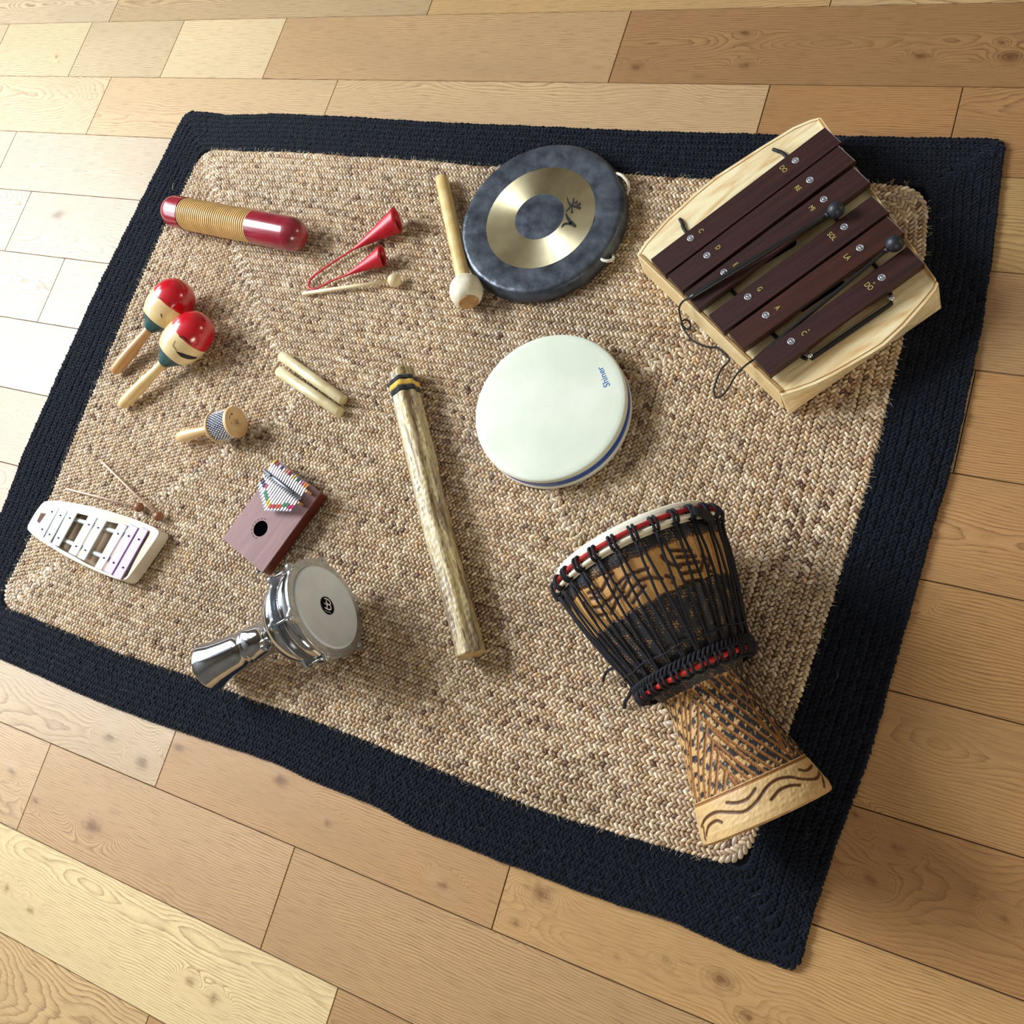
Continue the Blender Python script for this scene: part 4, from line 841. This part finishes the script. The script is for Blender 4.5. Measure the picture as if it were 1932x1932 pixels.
# ---- djembe lying on its side
A = at(1202, 1046, ZR+.145); B = at(1449, 1543, ZR+.102); Lj = float(np.linalg.norm(B-A)); kj = Lj/.431
dj = root('djembe', (*((A+B)/2)[:2], ZR), 'carved wooden djembe with black ropes and a red ring, lying on its side', 'drum')
A0 = A-nrm(B-A)*.020
prof = [(0, .118), (.0, .1265), (.003, .1290), (.020, .1310), (.045, .1315), (.080, .1265), (.120, .1165), (.160, .1050), (.195, .0930), (.220, .0810), (.238, .0690), (.250, .0630), (.262, .0615), (.275, .0625), (.300, .0665), (.340, .0740), (.380, .0835), (.415, .0925), (.438, .0985), (.448, .0990), (.451, .0965)]
prof = [((t*kj), r) for t, r in prof]; DJ = Rev(A0, B, prof); Ltot = prof[-1][0]
def dense(t0, t1, nt, nph, carve):
    """high resolution piece of the shell with carved relief; carve(T,PH) -> depth, colour"""
    tt = np.linspace(t0, t1, nt); ph = np.linspace(-math.pi, math.pi, nph, endpoint=False); T, P = np.meshgrid(tt, ph, indexing='ij'); d, c = carve(T, P)
    V = DJ.pt(T, P, -d).reshape(-1, 3); return V, grid_quads(nt, nph, True), c.reshape(-1, 3)
def segdist(T, S, a, b):
    ax, ay = a; bx, by = b; vx, vy = bx-ax, by-ay; l2 = vx*vx+vy*vy+1e-12; f = np.clip(((T-ax)*vx+(S-ay)*vy)/l2, 0, 1); return np.hypot(T-ax-f*vx, S-ay-f*vy)
def H(x, y, ox, oy, s):
    t, p = DJ.hit(ox+x/s, oy+y/s); return (t, p)
def lines_mask(T, P, L, wid):
    """L: list of polylines of (t,phi); returns 0..1 groove mask"""
    S_ = P*.082; m = np.full(T.shape, 9.0)
    for pl in L:
        pl = smoothpath([(a_, b_, 0) for a_, b_ in pl], 5)[:, :2] if len(pl) > 2 else pl
        for a, b in zip(pl[:-1], pl[1:]): m = np.minimum(m, segdist(T, S_, (a[0], a[1]*.082), (b[0], b[1]*.082)))
    return np.clip(1.35-m/wid, 0, 1)
cx = lambda x, y: H(x, y, 1230, 1230, 4.954)      # pixel of the foot detail
tf0 = float(np.mean([cx(300, 350)[0], cx(560, 190)[0]])); tf1 = float(np.mean([cx(700, 1330)[0], cx(1080, 1130)[0]]))
# long slanted grooves and the steep fan beside them
G1 = [((640, 185), (870, 400)), ((600, 235), (1040, 610)), ((520, 260), (1180, 800)), ((430, 290), (1300, 960)), ((365, 360), (1280, 1015)), ((365, 430), (1220, 1060)), ((450, 600), (1150, 1100)), ((525, 690), (1080, 1135)),
      ((525, 780), (990, 1170)), ((590, 900), (920, 1200)), ((630, 1045), (850, 1240)), ((720, 1160), (800, 1260)), ((735, 160), (880, 320)), ((700, 165), (900, 420))]
G2 = [((340, 340), (375, 1180), (440, 1420)), ((435, 510), (430, 900), (440, 1300), (460, 1430)), ((510, 690), (480, 1100), (500, 1410)), ((565, 830), (540, 1200), (530, 1400)), ((620, 960), (590, 1340)), ((690, 1105), (665, 1330)),
      ((250, 400), (300, 800), (400, 1350)), ((190, 430), (260, 800), (390, 1330)), ((140, 460), (240, 850), (380, 1300)), ((290, 380), (340, 900), (415, 1380))]
G3 = [((880, 330), (1000, 620), (1120, 760)), ((930, 360), (1140, 700), (1230, 880)), ((1010, 620), (1200, 860), (1310, 980)), ((1000, 480), (1330, 960)), ((1090, 590), (1360, 920)), ((1160, 680), (1400, 970))]
LF = [[cx(*p) for p in g] for g in G1+G2+G3]
# repeat the motif on the hidden side
hid = []
for k in range(26):
    p0 = math.radians(115+k*5.2); hid.append([(tf0+.01, p0), (tf1-.005, p0+(.38 if k % 2 else .05))])
def wrapl(g): return [(t, p if p <= math.pi else p-2*math.pi) for t, p in g]
LF += [wrapl(g) for g in hid if all(p < math.pi for _, p in g) or all(p > math.pi for _, p in g)]
WV = [((460, 1640), (500, 1560), (600, 1500), (740, 1500), (870, 1490), (980, 1400), (1080, 1260), (1180, 1190), (1300, 1170), (1420, 1190), (1540, 1180), (1560, 1110)), ((505, 1720), (530, 1630), (600, 1580), (650, 1595)), ((700, 1410), (800, 1410), (900, 1370), (970, 1280)),
      ((1120, 1380), (1200, 1290), (1300, 1250), (1385, 1245)), ((1380, 1100), (1450, 1105), (1500, 1055)), ((1570, 1120), (1610, 1260)), ((480, 1640), (500, 1760))]
WV = [[cx(*p) for p in g] for g in WV]
tanc = np.array(lin((196, 148, 88))); pale = np.array(lin((216, 180, 124))); blk = np.array(lin((42, 42, 47))); brn = np.array(lin((150, 100, 52))); dbr = np.array(lin((96, 60, 32)))
def carve_foot(T, P):
    g = lines_mask(T, P, LF, .0024); wv_ = lines_mask(T, P, WV, .0021); up = T < tf1-.003
    n1 = snoise(T, P*.08, 3, 60, 4); n2 = snoise(T, P*.08, 5, 120, 4); paint = np.clip((n1*1.2+n2*.7+.34+.8*np.clip((-P)/1.4, -.4, .5))*3.0, 0, 1)*up
    c = np.where(up[..., None], (pale*.55+tanc*.45), pale)*(1-.12*np.clip(n1, 0, 1))[..., None]; c = c*(1-paint[..., None])+blk*paint[..., None]
    g = g*up; gg = (g > .35)[..., None]; c = np.where(gg, brn*(1+.15*n2[..., None]), c); wv_ = wv_*(~up); gw = np.clip(wv_*1.6, 0, 1)[..., None]; c = c*(1-gw)+dbr*gw
    rim = np.exp(-((T-tf1)/.0022)**2); ring0 = np.exp(-((T-tf0)/.0026)**2); c = np.where((rim > .4)[..., None], brn, c); c = np.where((ring0 > .35)[..., None], tanc*1.15, c)
    blackneck = (T < tf0-.002)[..., None]; c = np.where(blackneck, blk*(1+.25*n2[..., None]), c)
    worn = np.clip((snoise(T, P*.08, 9, 22, 3)-.15)*2, 0, 1)*(~up)
    c = c*(1-worn[..., None]*.12); d = .0016*g+.0013*wv_+.0012*rim-.0012*ring0+.00035*n2+.0002*n1
    lip = np.clip((T-(Ltot-.01))/.01, 0, 1); return d*(1-lip), c
tb = .246*kj
v, q, c = dense(tb, prof[-2][0], 300, 620, carve_foot)
m_carv = vcmat('carved_wood', rough=.52, spec=.35)
part('foot', v, q, m_carv, dj, True, attrs={'Col': ('FLOAT_COLOR', c)}, label='carved tan and black wooden foot')
# bowl
cy = lambda x, y: H(x, y, 1030, 940, 4.83)
bt0 = float(np.mean([cy(620, 640)[0], cy(1100, 400)[0]])); bt1 = float(np.mean([cy(800, 1010)[0], cy(1300, 790)[0]]))
GB = [((430, 880), (500, 840), (560, 740), (600, 690)), ((520, 960), (600, 900), (640, 800), (700, 740), (820, 670), (930, 640)), ((720, 920), (790, 820), (870, 740), (960, 720), (1060, 730)), ((790, 950), (850, 870), (900, 800)), ((700, 820), (760, 720)), ((590, 1050), (640, 940), (700, 860)),
      ((430, 1000), (510, 990)), ((460, 1080), (540, 1060)), ((400, 920), (500, 910)), ((380, 870), (470, 830)), ((1150, 470), (1320, 470)), ((1200, 530), (1370, 520)), ((1220, 600), (1400, 570)), ((1240, 680), (1420, 650)), ((1270, 760), (1400, 740)), ((1100, 700), (1160, 720), (1160, 760)),
      ((1430, 520), (1500, 560), (1480, 640), (1530, 660)), ((1060, 520), (1120, 580), (1230, 620)), ((1440, 560), (1420, 640)), ((340, 960), (420, 1090), (480, 1200)), ((560, 1120), (620, 1180))]
GB = [[cy(*p) for p in g] for g in GB]
def carve_bowl(T, P):
    S_ = P*.115; n1 = snoise(T, S_, 13, 40, 4); n2 = snoise(T, S_, 15, 200, 3); jag = .003*snoise(T*0, S_, 17, 45, 3)+.0012*n2
    band = ((T > bt0+jag) & (T < bt1-jag)); m = np.full(T.shape, 9.0)
    for pl in GB:
        pl = smoothpath([(a_, b_, 0) for a_, b_ in pl], 5)[:, :2] if len(pl) > 2 else pl
        for a, b in zip(pl[:-1], pl[1:]): m = np.minimum(m, segdist(T, S_, (a[0], a[1]*.115), (b[0], b[1]*.115)))
    g = np.clip(1.4-m/.0028, 0, 1)*band; hidm = np.clip(np.sin(P*14+T*90)*6-4.6, 0, 1)*band*(np.abs(P) > 1.6); g = np.maximum(g, hidm)
    c = np.where(band[..., None], tanc*(1+.16*n1+.06*n2)[..., None], blk*(1.0+.3*n2)[..., None]); scuff = (~band)*np.clip((n2*.9+n1*.7-.62)*4, 0, 1)*.7
    c = c*(1-scuff[..., None])+tanc*scuff[..., None]; gg = np.clip(g*1.5, 0, 1)[..., None]; c = c*(1-gg)+dbr*.7*gg
    ed = np.exp(-((T-bt0-jag)/.0016)**2)+np.exp(-((T-bt1+jag)/.0016)**2); c = np.where((ed > .5)[..., None], dbr, c)
    return .0020*g+.0016*band+.0009*ed+.0002*n2, c
v, q, c = dense(.020*kj, tb+.0005, 250, 660, carve_bowl); part('bowl', v, q, m_carv, dj, True, attrs={'Col': ('FLOAT_COLOR', c)}, label='black painted bowl with a carved tan band')
v, q = DJ.mesh(72, [(Ltot-.03, .0895), (Ltot-.003, .0925), (Ltot, .0945), (Ltot, .0968), (prof[-2][0], .0990)]); part('foot_rim', v, q, mat('raw_inner_wood', (190, 152, 100), (160, 118, 72), rough=.7, scale=(60, 60, 60)), dj)
v, q = DJ.mesh(72, [(.27*kj, .052), (Ltot-.03, .0895)]); part('inside', v, [f[::-1] for f in q], mat('dark_inner_wood', (64, 44, 28), rough=.8), dj)
m_goat = mat('goat_skin', (238, 232, 212), (222, 212, 186), rough=.5, scale=(20, 20, 20), bump=.15)
v, q = DJ.mesh(96, [(-.0005, .0001), (-.0010, .110), (-.0015, .122), (-.0008, .1285), (.0020, .1312), (.008, .1325), (.022*kj, .1335), (.034*kj, .1340)]); part('skin', v, q, m_goat, dj, label='pale goat skin head')
def hoop(t, R, r, m_, nm, lab=None, seg=120):
    V = []; n2_ = 14
    for i in range(seg):
        ph = 2*math.pi*i/seg
        for j in range(n2_):
            a_ = 2*math.pi*j/n2_; V.append(DJ.pt(np.array(t+r*math.cos(a_)), np.array(ph), 0, R=R+r*math.sin(a_)))
    V = np.array(V); Q = [(i*n2_+j, i*n2_+(j+1) % n2_, ((i+1) % seg)*n2_+(j+1) % n2_, ((i+1) % seg)*n2_+j) for i in range(seg) for j in range(n2_)]
    return part(nm, V, Q, m_, dj, label=lab)
m_redc = mat('red_cloth', (176, 32, 34), (150, 24, 28), rough=.85, scale=(200, 200, 200)); m_redo = mat('orange_red_cloth', (222, 62, 50), (196, 44, 38), rough=.8, scale=(200, 200, 200))
m_rp = mat('black_rope', (20, 20, 27), (34, 34, 42), rough=.72, scale=(500, 500, 500), bump=.8, bscale=600, spec=.35)
T1, T2, T3 = .017*kj, .027*kj, .226*kj
hoop(T1, .1365, .0036, m_redc, 'top_ring', 'red cloth covered ring'); hoop(T2, .1375, .0032, m_goat, 'skin_ring', 'cream ring under the red one'); hoop(T3, .0895, .0042, m_redo, 'bottom_ring', 'orange red cloth covered ring')
NRP = 27
def knot(t, R, ph, s, parent, wd=.0065):
    ms = []
    for dph in (-.5, .5):
        P = []
        for k in range(15):
            a_ = math.pi*2*k/14; P.append(DJ.pt(np.array(t+s*math.cos(a_)), np.array(ph+dph*wd/R), 0, R=R+.0066*math.sin(a_)))
        ms.append(tube(np.array(P), .0024, 7, False))
    v, q = join(*ms); return v, q
kn = []
for k in range(NRP):
    ph = 2*math.pi*(k+.35)/NRP; v, q = knot((T1+T2)/2, .1385, ph, .0105, dj); part('rope_loop', v, q, m_rp, dj)
def rope(t0, p0, t1, p1, R0, R1, r=.0020):
    P = []
    for f in np.linspace(0, 1, 14):
        t = t0+(t1-t0)*f; p = p0+(p1-p0)*f; R = max(float(DJ.R(t))+.0034, 0); Rl = R0+(R1-R0)*f; P.append(DJ.pt(np.array(t), np.array(p), 0, R=max(R, Rl)))
    return tube(np.array(P), r, 8)
for k in range(NRP):
    ph = 2*math.pi*(k+.35)/NRP; pb = 2*math.pi*(k+.85)/NRP; pb2 = 2*math.pi*(k-.15)/NRP
    v, q = rope(T2+.008, ph+.018, T3-.010, pb-.010, .139, .092); part('rope', v, q, m_rp, dj)
    v, q = rope(T2+.008, ph-.018, T3-.010, pb2+.010, .139, .092); part('rope', v, q, m_rp, dj)
for k in range(NRP):
    ph = 2*math.pi*(k+.85)/NRP
    if k % 1 == 0:
        v, q = knot(T3-.002, .0915, ph, .0090, dj, .0075); part('rope_loop', v, q, m_rp, dj)
# weave and windings just above the lower ring
def hring(t, R, r, wob, nm, k=9, ph=0.0, wr=.0012):
    P = [DJ.pt(np.array(t+wob*math.sin(k*a_+ph)), np.array(a_), 0, R=R+wr*math.sin(k*a_+ph+1.6)) for a_ in np.linspace(0, 2*math.pi, 420)]
    v, q = tube(np.array(P), r, 7); part(nm, v, q, m_rp, dj)
hring(.190*kj, float(DJ.R(.190*kj))+.0046, .0015, .0016, 'rope_winding')
for q_ in range(3): hring(T3-.0125, .0945, .0023, .0052, 'rope_winding', 27, q_*2.1, .0026)
hring(T3+.0085, .0835, .0022, .0016, 'rope_winding', 27, .6, .0016)

# untied ends and the spare rope wound at the right shoulder
def px3(L, r, nm='rope_end'):
    v, q = tube(smoothpath([at(x, y, z) for x, y, z in L], 6), r, 8); part(nm, v, q, m_rp, dj)
px3([(1175, 1255, .06), (1160, 1259, .045), (1146, 1266, .03), (1140, 1276, .022), (1138, 1286, .018)], .0026)
px3([(1197, 1288, .06), (1192, 1300, .045), (1187, 1313, .03), (1179, 1325, .022), (1178, 1337, .018)], .0032)
px3([(1390, 1208, .07), (1394, 1222, .05), (1405, 1231, .035), (1418, 1234, .025), (1426, 1229, .02), (1425, 1222, .019)], .0022)
for dy, r_ in ((0, .003), (5, .0028), (9, .003), (13, .0028)):
    px3([(1306+dy*.3, 958+dy*.8, .262), (1322, 961+dy*.9, .255), (1338-dy*.2, 970+dy, .225), (1347-dy*.4, 985+dy, .195), (1349-dy*.5, 1002+dy*.6, .170), (1342-dy, 1010+dy*.3, .175), (1326-dy, 1008, .20), (1312, 1004-dy*.2, .215)], r_, 'rope_winding')
for dy in (0, 4, 8, 12):
    px3([(1362+dy*.2, 1160+dy*2, .175), (1380, 1166+dy*2.2, .155), (1393, 1178+dy*2.4, .125), (1398, 1190+dy*2, .10)], .0030, 'rope_winding')

# ---- bar xylophone
XZ = .083; cA, cB, cC, cD = ((1549, 222.5), (1766, 527), (1470, 739), (1204, 482.5))
xy = root('xylophone', (*at(1500, 480, ZR)[:2], ZR), 'large wooden resonator xylophone with six dark brown bars, upper right of the rug', 'xylophone')
m_pine = mat('pine_plywood', (250, 234, 188), (222, 176, 112), rough=.36, attr='gc', scale=(5, 34, 8), dist=2.6, detail=2, lo=.40, hi=.78, coat=.25)
m_pine2 = mat('plywood_edge', (196, 152, 92), (164, 118, 64), rough=.6, scale=(60, 60, 60)); m_pine3 = mat('pine_side', (228, 206, 154), (212, 180, 124), rough=.4, attr='gc', scale=(5, 60, 30), dist=1.0, coat=.2)
pa, pb, pc, pd = (at(*p, XZ) for p in (cA, cB, cC, cD))
tcv = [(1219, 459), (1261, 413), (1287, 390), (1314, 365), (1352, 334), (1394, 307), (1440, 277), (1500, 240.5), (1532, 227)]
bcv = [(1761, 540), (1740, 566), (1701, 610), (1664, 644), (1641, 659), (1598, 684), (1568, 701), (1533, 718), (1500, 730)]
topc = [pd]+[at(*p, XZ) for p in tcv]+[pa]; botc = [pb]+[at(*p, XZ) for p in bcv]+[pc]
zt_ = XZ-.004; u1 = nrm(pa-pd); v1 = np.cross((0, 0, 1), u1)
fl_ = lambda P: [(p[0], p[1]) for p in P]
ploy = fl_(topc)+fl_(botc); v, q = prism(ploy, zt_-.006, zt_); part('top_board', v, q, m_pine, xy, False, frame=(pd, u1, v1), label='pale pine top board')
zB = ZR+.0005
def strip(curve, base0, base1, th, nm, m_, fr):
    n = len(curve); top = np.array(curve); f = np.linspace(0, 1, n) if False else np.array([np.clip(((p-curve[0])@(curve[-1]-curve[0]))/np.sum((curve[-1]-curve[0])**2), 0, 1) for p in curve])
    bot = base0+(base1-base0)*f[:, None]; d = nrm(np.cross(curve[-1]-curve[0], (0, 0, 1.0)))*th
    top = top.copy(); top[:, 2] = zt_-.0003; V = np.vstack([top, bot, bot-d, top-d]); Q = [tuple(x) for x in grid_quads(4, n)]+[(3*n+i, 3*n+i+1, i+1, i) for i in range(n-1)]+[(0, n, 2*n, 3*n), (n-1, 4*n-1, 3*n-1, 2*n-1)]
    part(nm, V, Q, m_, xy, False, frame=fr)
ba, bb, bc, bd = (np.array([p[0], p[1], zB]) for p in (pa, pb, pc, pd))
bc = at(1486, 776, zB); bb = at(1771, 577, zB)
strip(botc, bb, bc, .006, 'front_panel', m_pine, (pc, nrm(pb-pc), (0, 0, 1)))
strip(topc, bd, ba, .006, 'back_panel', m_pine, (pd, u1, (0, 0, 1)))
for cv_ in (topc, botc):
    cv2 = [np.array([p[0], p[1], zt_-.0004]) for p in cv_]; v, q = tube(np.array(cv2), .0011, 6); part('board_edge', v, q, m_pine2, xy)
def side(p, q_, nm, outn):
    d = nrm(q_-p); n_ = np.cross(d, (0, 0, 1.0)); n_ = n_*(1 if n_@outn > 0 else -1); hz = (XZ+.001-zB)/2; L2 = np.linalg.norm(q_-p)/2+.001
    c = (p+q_)/2; c[2] = zB+hz
    v, q2 = boxm(c-n_*.0040, d*L2, n_*.0022, (0, 0, hz-.0015)); part(nm, v, q2, m_pine3, xy, False, frame=(p, d, (0, 0, 1)))
    v, q2 = boxm(c-n_*.0010, d*L2, n_*.0010, (0, 0, hz)); part(nm+'_veneer', v, q2, m_pine3, xy, False, frame=(p, d, (0, 0, 1)), bevel=.0005)
    v, q2 = boxm(c-n_*.0040+np.array([0, 0, hz-.0013]), d*L2, n_*.0012, (0, 0, .0005)); part(nm+'_edge', v, q2, m_pine2, xy, False)
side(pd.copy(), pc.copy(), 'end_panel', pd-pa); side(pa.copy(), pb.copy(), 'end_panel', pa-pd)
X1_ = lambda x, y, z: at(1180+x/3.116, 200+y/3.116, z)
# sound slot in the top board, then a black strip of painted shade
def capsule(p, q_, r, z0, z1, n=12):
    d = nrm(q_-p); n_ = np.cross((0, 0, 1.0), d); P = []
    a0 = math.atan2(-n_[1], -n_[0])
    for c, s in ((q_, 1), (p, -1)):
        for k in range(n+1):
            a_ = -math.pi/2+math.pi*k/n; P.append(tuple((c+r*(math.cos(a_)*d*s+math.sin(a_)*n_*s))[:2]))
    return prism(P, z0, z1)
v, q = capsule(X1_(790, 915, zt_), X1_(972, 806, zt_), .0095, zt_-.001, zt_+.0004); part('slot_and_arch_shade', v, q, mat('slot_black', (4, 4, 5), rough=1, spec=0), xy, False)
v, q = capsule(X1_(1040, 1195, zt_), X1_(1270, 1040, zt_), .0045, zt_-.001, zt_+.0004); part('slot_and_arch_shade', v, q, bpy.data.materials['slot_black'], xy, False)  # no opening here: black strip paints the dark underside of the bar arch
m_rose = mat('dark_rosewood', (44, 25, 25), (62, 33, 29), rough=.42, attr='gc', scale=(6, 120, 120), spec=.45, bump=.12, bscale=300); m_rose2 = mat('reddish_rosewood', (70, 34, 26), (52, 27, 23), rough=.42, attr='gc', scale=(6, 120, 120), spec=.45)
m_scr = mat('clear_washer', (190, 194, 204), (170, 174, 186), rough=.25, metal=.5); m_nut = mat('bright_screw', (236, 238, 242), rough=.15, metal=1.0); m_gld = mat('gold_print', (190, 172, 100), rough=.5)
m_gap = mat('dark_slotwood', (20, 12, 12), rough=.9)
ZB0, ZB1 = .0905, .1065
BARS = [(((1180, 125), (1260, 212)), ((150, 893), (232, 1000)), (1000, 320), (383, 777), 'DO', (930, 370), 'C', (445, 733), 0), (((1262, 228), (1342, 328)), ((252, 992), (330, 1092)), (1085, 435), (480, 878), 'RE', (1015, 483), 'D', (545, 832), 0),
        (((1350, 355), (1428, 452)), ((348, 1098), (430, 1195)), (1167, 549), (580, 977), 'MI', (1097, 600), 'E', (648, 932), 0), (((1458, 525), (1540, 625)), ((492, 1222), (575, 1335)), (1287, 710), (720, 1121), 'SOL', (1215, 765), 'G', (790, 1075), 0),
        (((1550, 650), (1630, 745)), ((610, 1322), (690, 1437)), (1380, 834), (826, 1229), 'LA', (1305, 888), 'A', (895, 1186), 1), (((1660, 825), (1752, 927)), ((758, 1472), (845, 1586)), (1507, 1008), (975, 1383), 'DO', (1432, 1060), 'C', (1050, 1335), 0)]
names = ['do', 're', 'mi', 'sol', 'la', 'do']
for (r0_, r1_), (l0, l1), s0, s1, t0_, tp0, t1_, tp1, red in BARS:
    P = [X1_(*p, ZB1) for p in (r0_, r1_, l1, l0)]; d = nrm((P[0]+P[1])-(P[2]+P[3])); wv_ = nrm(P[1]-P[0]); Lb = float((((P[0]+P[1])-(P[2]+P[3]))/2)@d); c0_ = (P[2]+P[3])/2; hw = (np.linalg.norm(P[1]-P[0])+np.linalg.norm(P[3]-P[2]))/4
    wv_ = np.cross(d, (0, 0, 1.0)); wv_ = wv_*(1 if wv_@(P[1]-P[0]) > 0 else -1)
    # bar with an arched underside
    nL = 24; V = []
    for k in range(nL+1):
        f = k/nL; x = c0_+d*Lb*f; zlow = ZB0+(.0065*max(0, 1-((f-.5)/.22)**2)**.7 if abs(f-.5) < .22 else 0)
        for s_, z in ((-1, zlow), (1, zlow), (1, ZB1), (-1, ZB1)): y = x+wv_*hw*s_; V.append((y[0], y[1], z))
    Q = [tuple(x)[::-1] for x in grid_quads(nL+1, 4, True)]+[(3, 2, 1, 0), (4*nL, 4*nL+1, 4*nL+2, 4*nL+3)]
    fr = (c0_, d, (0, 0, 1)); bo = part('bar', np.array(V), [f[::-1] for f in Q] if wv_@np.cross((0, 0, 1.0), d) > 0 else Q, m_rose2 if red else m_rose, xy, False, frame=fr, bevel=.0007, label='reddish brown bar' if red else None)
    for s_ in (s0, s1):
        c = X1_(*s_, ZB1); R2 = Rev(c, c+np.array([0, 0, 1]), [(0, .0062), (.0008, .0060), (.0010, .0045), (.0002, .0038)], up=(1, 0, 0)); v, q = R2.mesh(24); wo = part('washer', v, q, m_scr, bo, label='clear plastic washer')
        R2 = Rev(c, c+np.array([0, 0, 1]), [(0, .0032), (.0014, .0030), (.0024, .0020), (.0028, .0001)], up=(1, 0, 0)); v, q = R2.mesh(18); part('screw', v, q, m_nut, bo)
    rdv = wv_*1.0
    for tx, tp in ((t0_, tp0), (t1_, tp1)):
        c = X1_(*tp, ZB1+.0004); v, q = flat_text(tx, .0128, c, rdv, (0, 0, 1)); cc = np.asarray(c); rel = v-cc; v = cc+rel-rdv*(rel@rdv)[:, None]*.25
        part('letters', v, q, m_gld, bo, False)
    if BARS[-1][2] == s0:
        for tp in ((1463, 1040), (1080, 1317)):
            c = X1_(*tp, ZB1+.0003); v, q = vrev(c[:2], [(ZB1+.0001, .0012), (ZB1+.0005, .0011), (ZB1+.0006, .0001)], 12); part('octave_dot', v, q, m_gld, bo)
# elastic cord running under the bars
m_el = mat('black_elastic', (14, 14, 16), (26, 26, 28), rough=.7, scale=(600, 600, 600)); zc = zt_+.0035
def cordx(P, nm='elastic_cord', r=.0032):
    v, q = tube(smoothpath([X1_(x, y, z) for x, y, z in P], 5), r, 10); part(nm, v, q, m_el, xy)
cordx([(320, 664, zt_+.001), (333, 690, zc), (352, 735, zc), (480, 900, zc), (628, 1088, zc), (750, 1210, zc), (870, 1342, zc), (985, 1440, zc), (1035, 1472, zc), (1065, 1488, zc+.002)])
cordx([(868, 255, zt_+.001), (895, 265, zc), (940, 292, zc), (1100, 470, zc), (1290, 730, zc), (1465, 935, zc), (1535, 1060, zc), (1560, 1110, zc), (1562, 1135, zc+.002)])
cordx([(1085, 1478, zc+.004), (1110, 1468, zc+.003), (1320, 1322, zc+.002), (1545, 1172, zc+.003), (1560, 1150, zc+.004)], r=.0026); cordx([(1095, 1488, zc+.002), (1118, 1474, zc+.001), (1325, 1332, zc), (1545, 1180, zc+.001), (1565, 1155, zc+.003)], r=.0026)
for p in ((1085, 1480), (1562, 1146)):
    c = X1_(*p, zt_); v, q = vrev(c[:2], [(zt_, .0040), (zt_+.006, .0038), (zt_+.0085, .0052), (zt_+.0115, .0050), (zt_+.0128, .0030), (zt_+.0130, .0001)], 18); part('cord_post', v, q, m_nut, xy, label='chrome post holding the cord')
# mallets lying across the bars, joined by a thin cord
m_rub = mat('black_rubber_ball', (30, 34, 42), (38, 42, 50), rough=.45, scale=(60, 60, 60), spec=.45); m_hnd = mat('black_handle', (18, 18, 22), rough=.38, spec=.6)
for (h, e_, zh_, ze_, lab) in (((1577, 396), (1300, 563), ZB1+.0145, ZB1+.0055, 'black ball headed mallet lying across the third bar of the xylophone'), ((1688, 459.5), (1424, 677.5), ZB1+.0135, zt_+.0105, 'black ball headed mallet lying in the gap before the last bar of the xylophone')):
    Hh = at(*h, zh_); E = at(*e_, ze_); d = nrm(E-Hh); Lm = float(np.linalg.norm(E-Hh))
    mm = root('xylophone_mallet', (*((Hh+E)/2)[:2], zt_), lab, 'mallet', 'xylophone mallets')
    P = [Hh+d*Lm*f for f in (.03, .1, .25, .4, .6, .8, .96, 1)]; v, q = tube(P, [.0030, .0028, .0034, .0044, .0052, .0052, .0048, .0030] if ze_ > .1 else [.0030, .0027, .0030, .0034, .0036, .0034, .0030, .0022], 12); part('handle', v, q, m_hnd, mm)
    v, q = sphere(Hh, .0140, 28, 18); part('ball', v, q, m_rub, mm); v, q = tube([Hh+d*.0125, Hh+d*.0185], .0042, 12); part('collar', v, q, m_rub, mm)
C6 = lambda x, y, z: at(1260+x/8.05, 540+y/8.05, z)
P = [C6(330, 182, ZB1+.005), C6(230, 230, .106), C6(172, 330, .088), C6(185, 440, .060), C6(212, 525, .034), C6(262, 508, .026), C6(325, 540, .021), C6(345, 605, .019), C6(310, 655, .018), C6(245, 620, .019), C6(205, 545, .024), C6(222, 615, .019), C6(290, 725, .018), C6(400, 840, .018), C6(550, 908, .018), C6(680, 930, .018),
     C6(750, 928, .018), C6(840, 1010, .018), C6(925, 1092, .018), C6(935, 1125, .018), C6(880, 1185, .018), C6(815, 1255, .018), C6(760, 1370, .018), C6(715, 1500, .018), C6(697, 1600, .018), C6(735, 1690, .018), C6(830, 1655, .018), C6(930, 1530, .020), C6(980, 1440, .030), C6(1022, 1372, .045), C6(1060, 1320, .062), C6(1110, 1268, .080), C6(1165, 1215, .091), C6(1225, 1168, .092), C6(1310, 1112, zt_+.0105)]
v, q = tube(smoothpath(P, 6), .0018, 8); co = part('mallet_cord', v, q, m_el, None); tagp(co, 'thin black curly cord hanging over the xylophone edge onto the rug', 'cord')
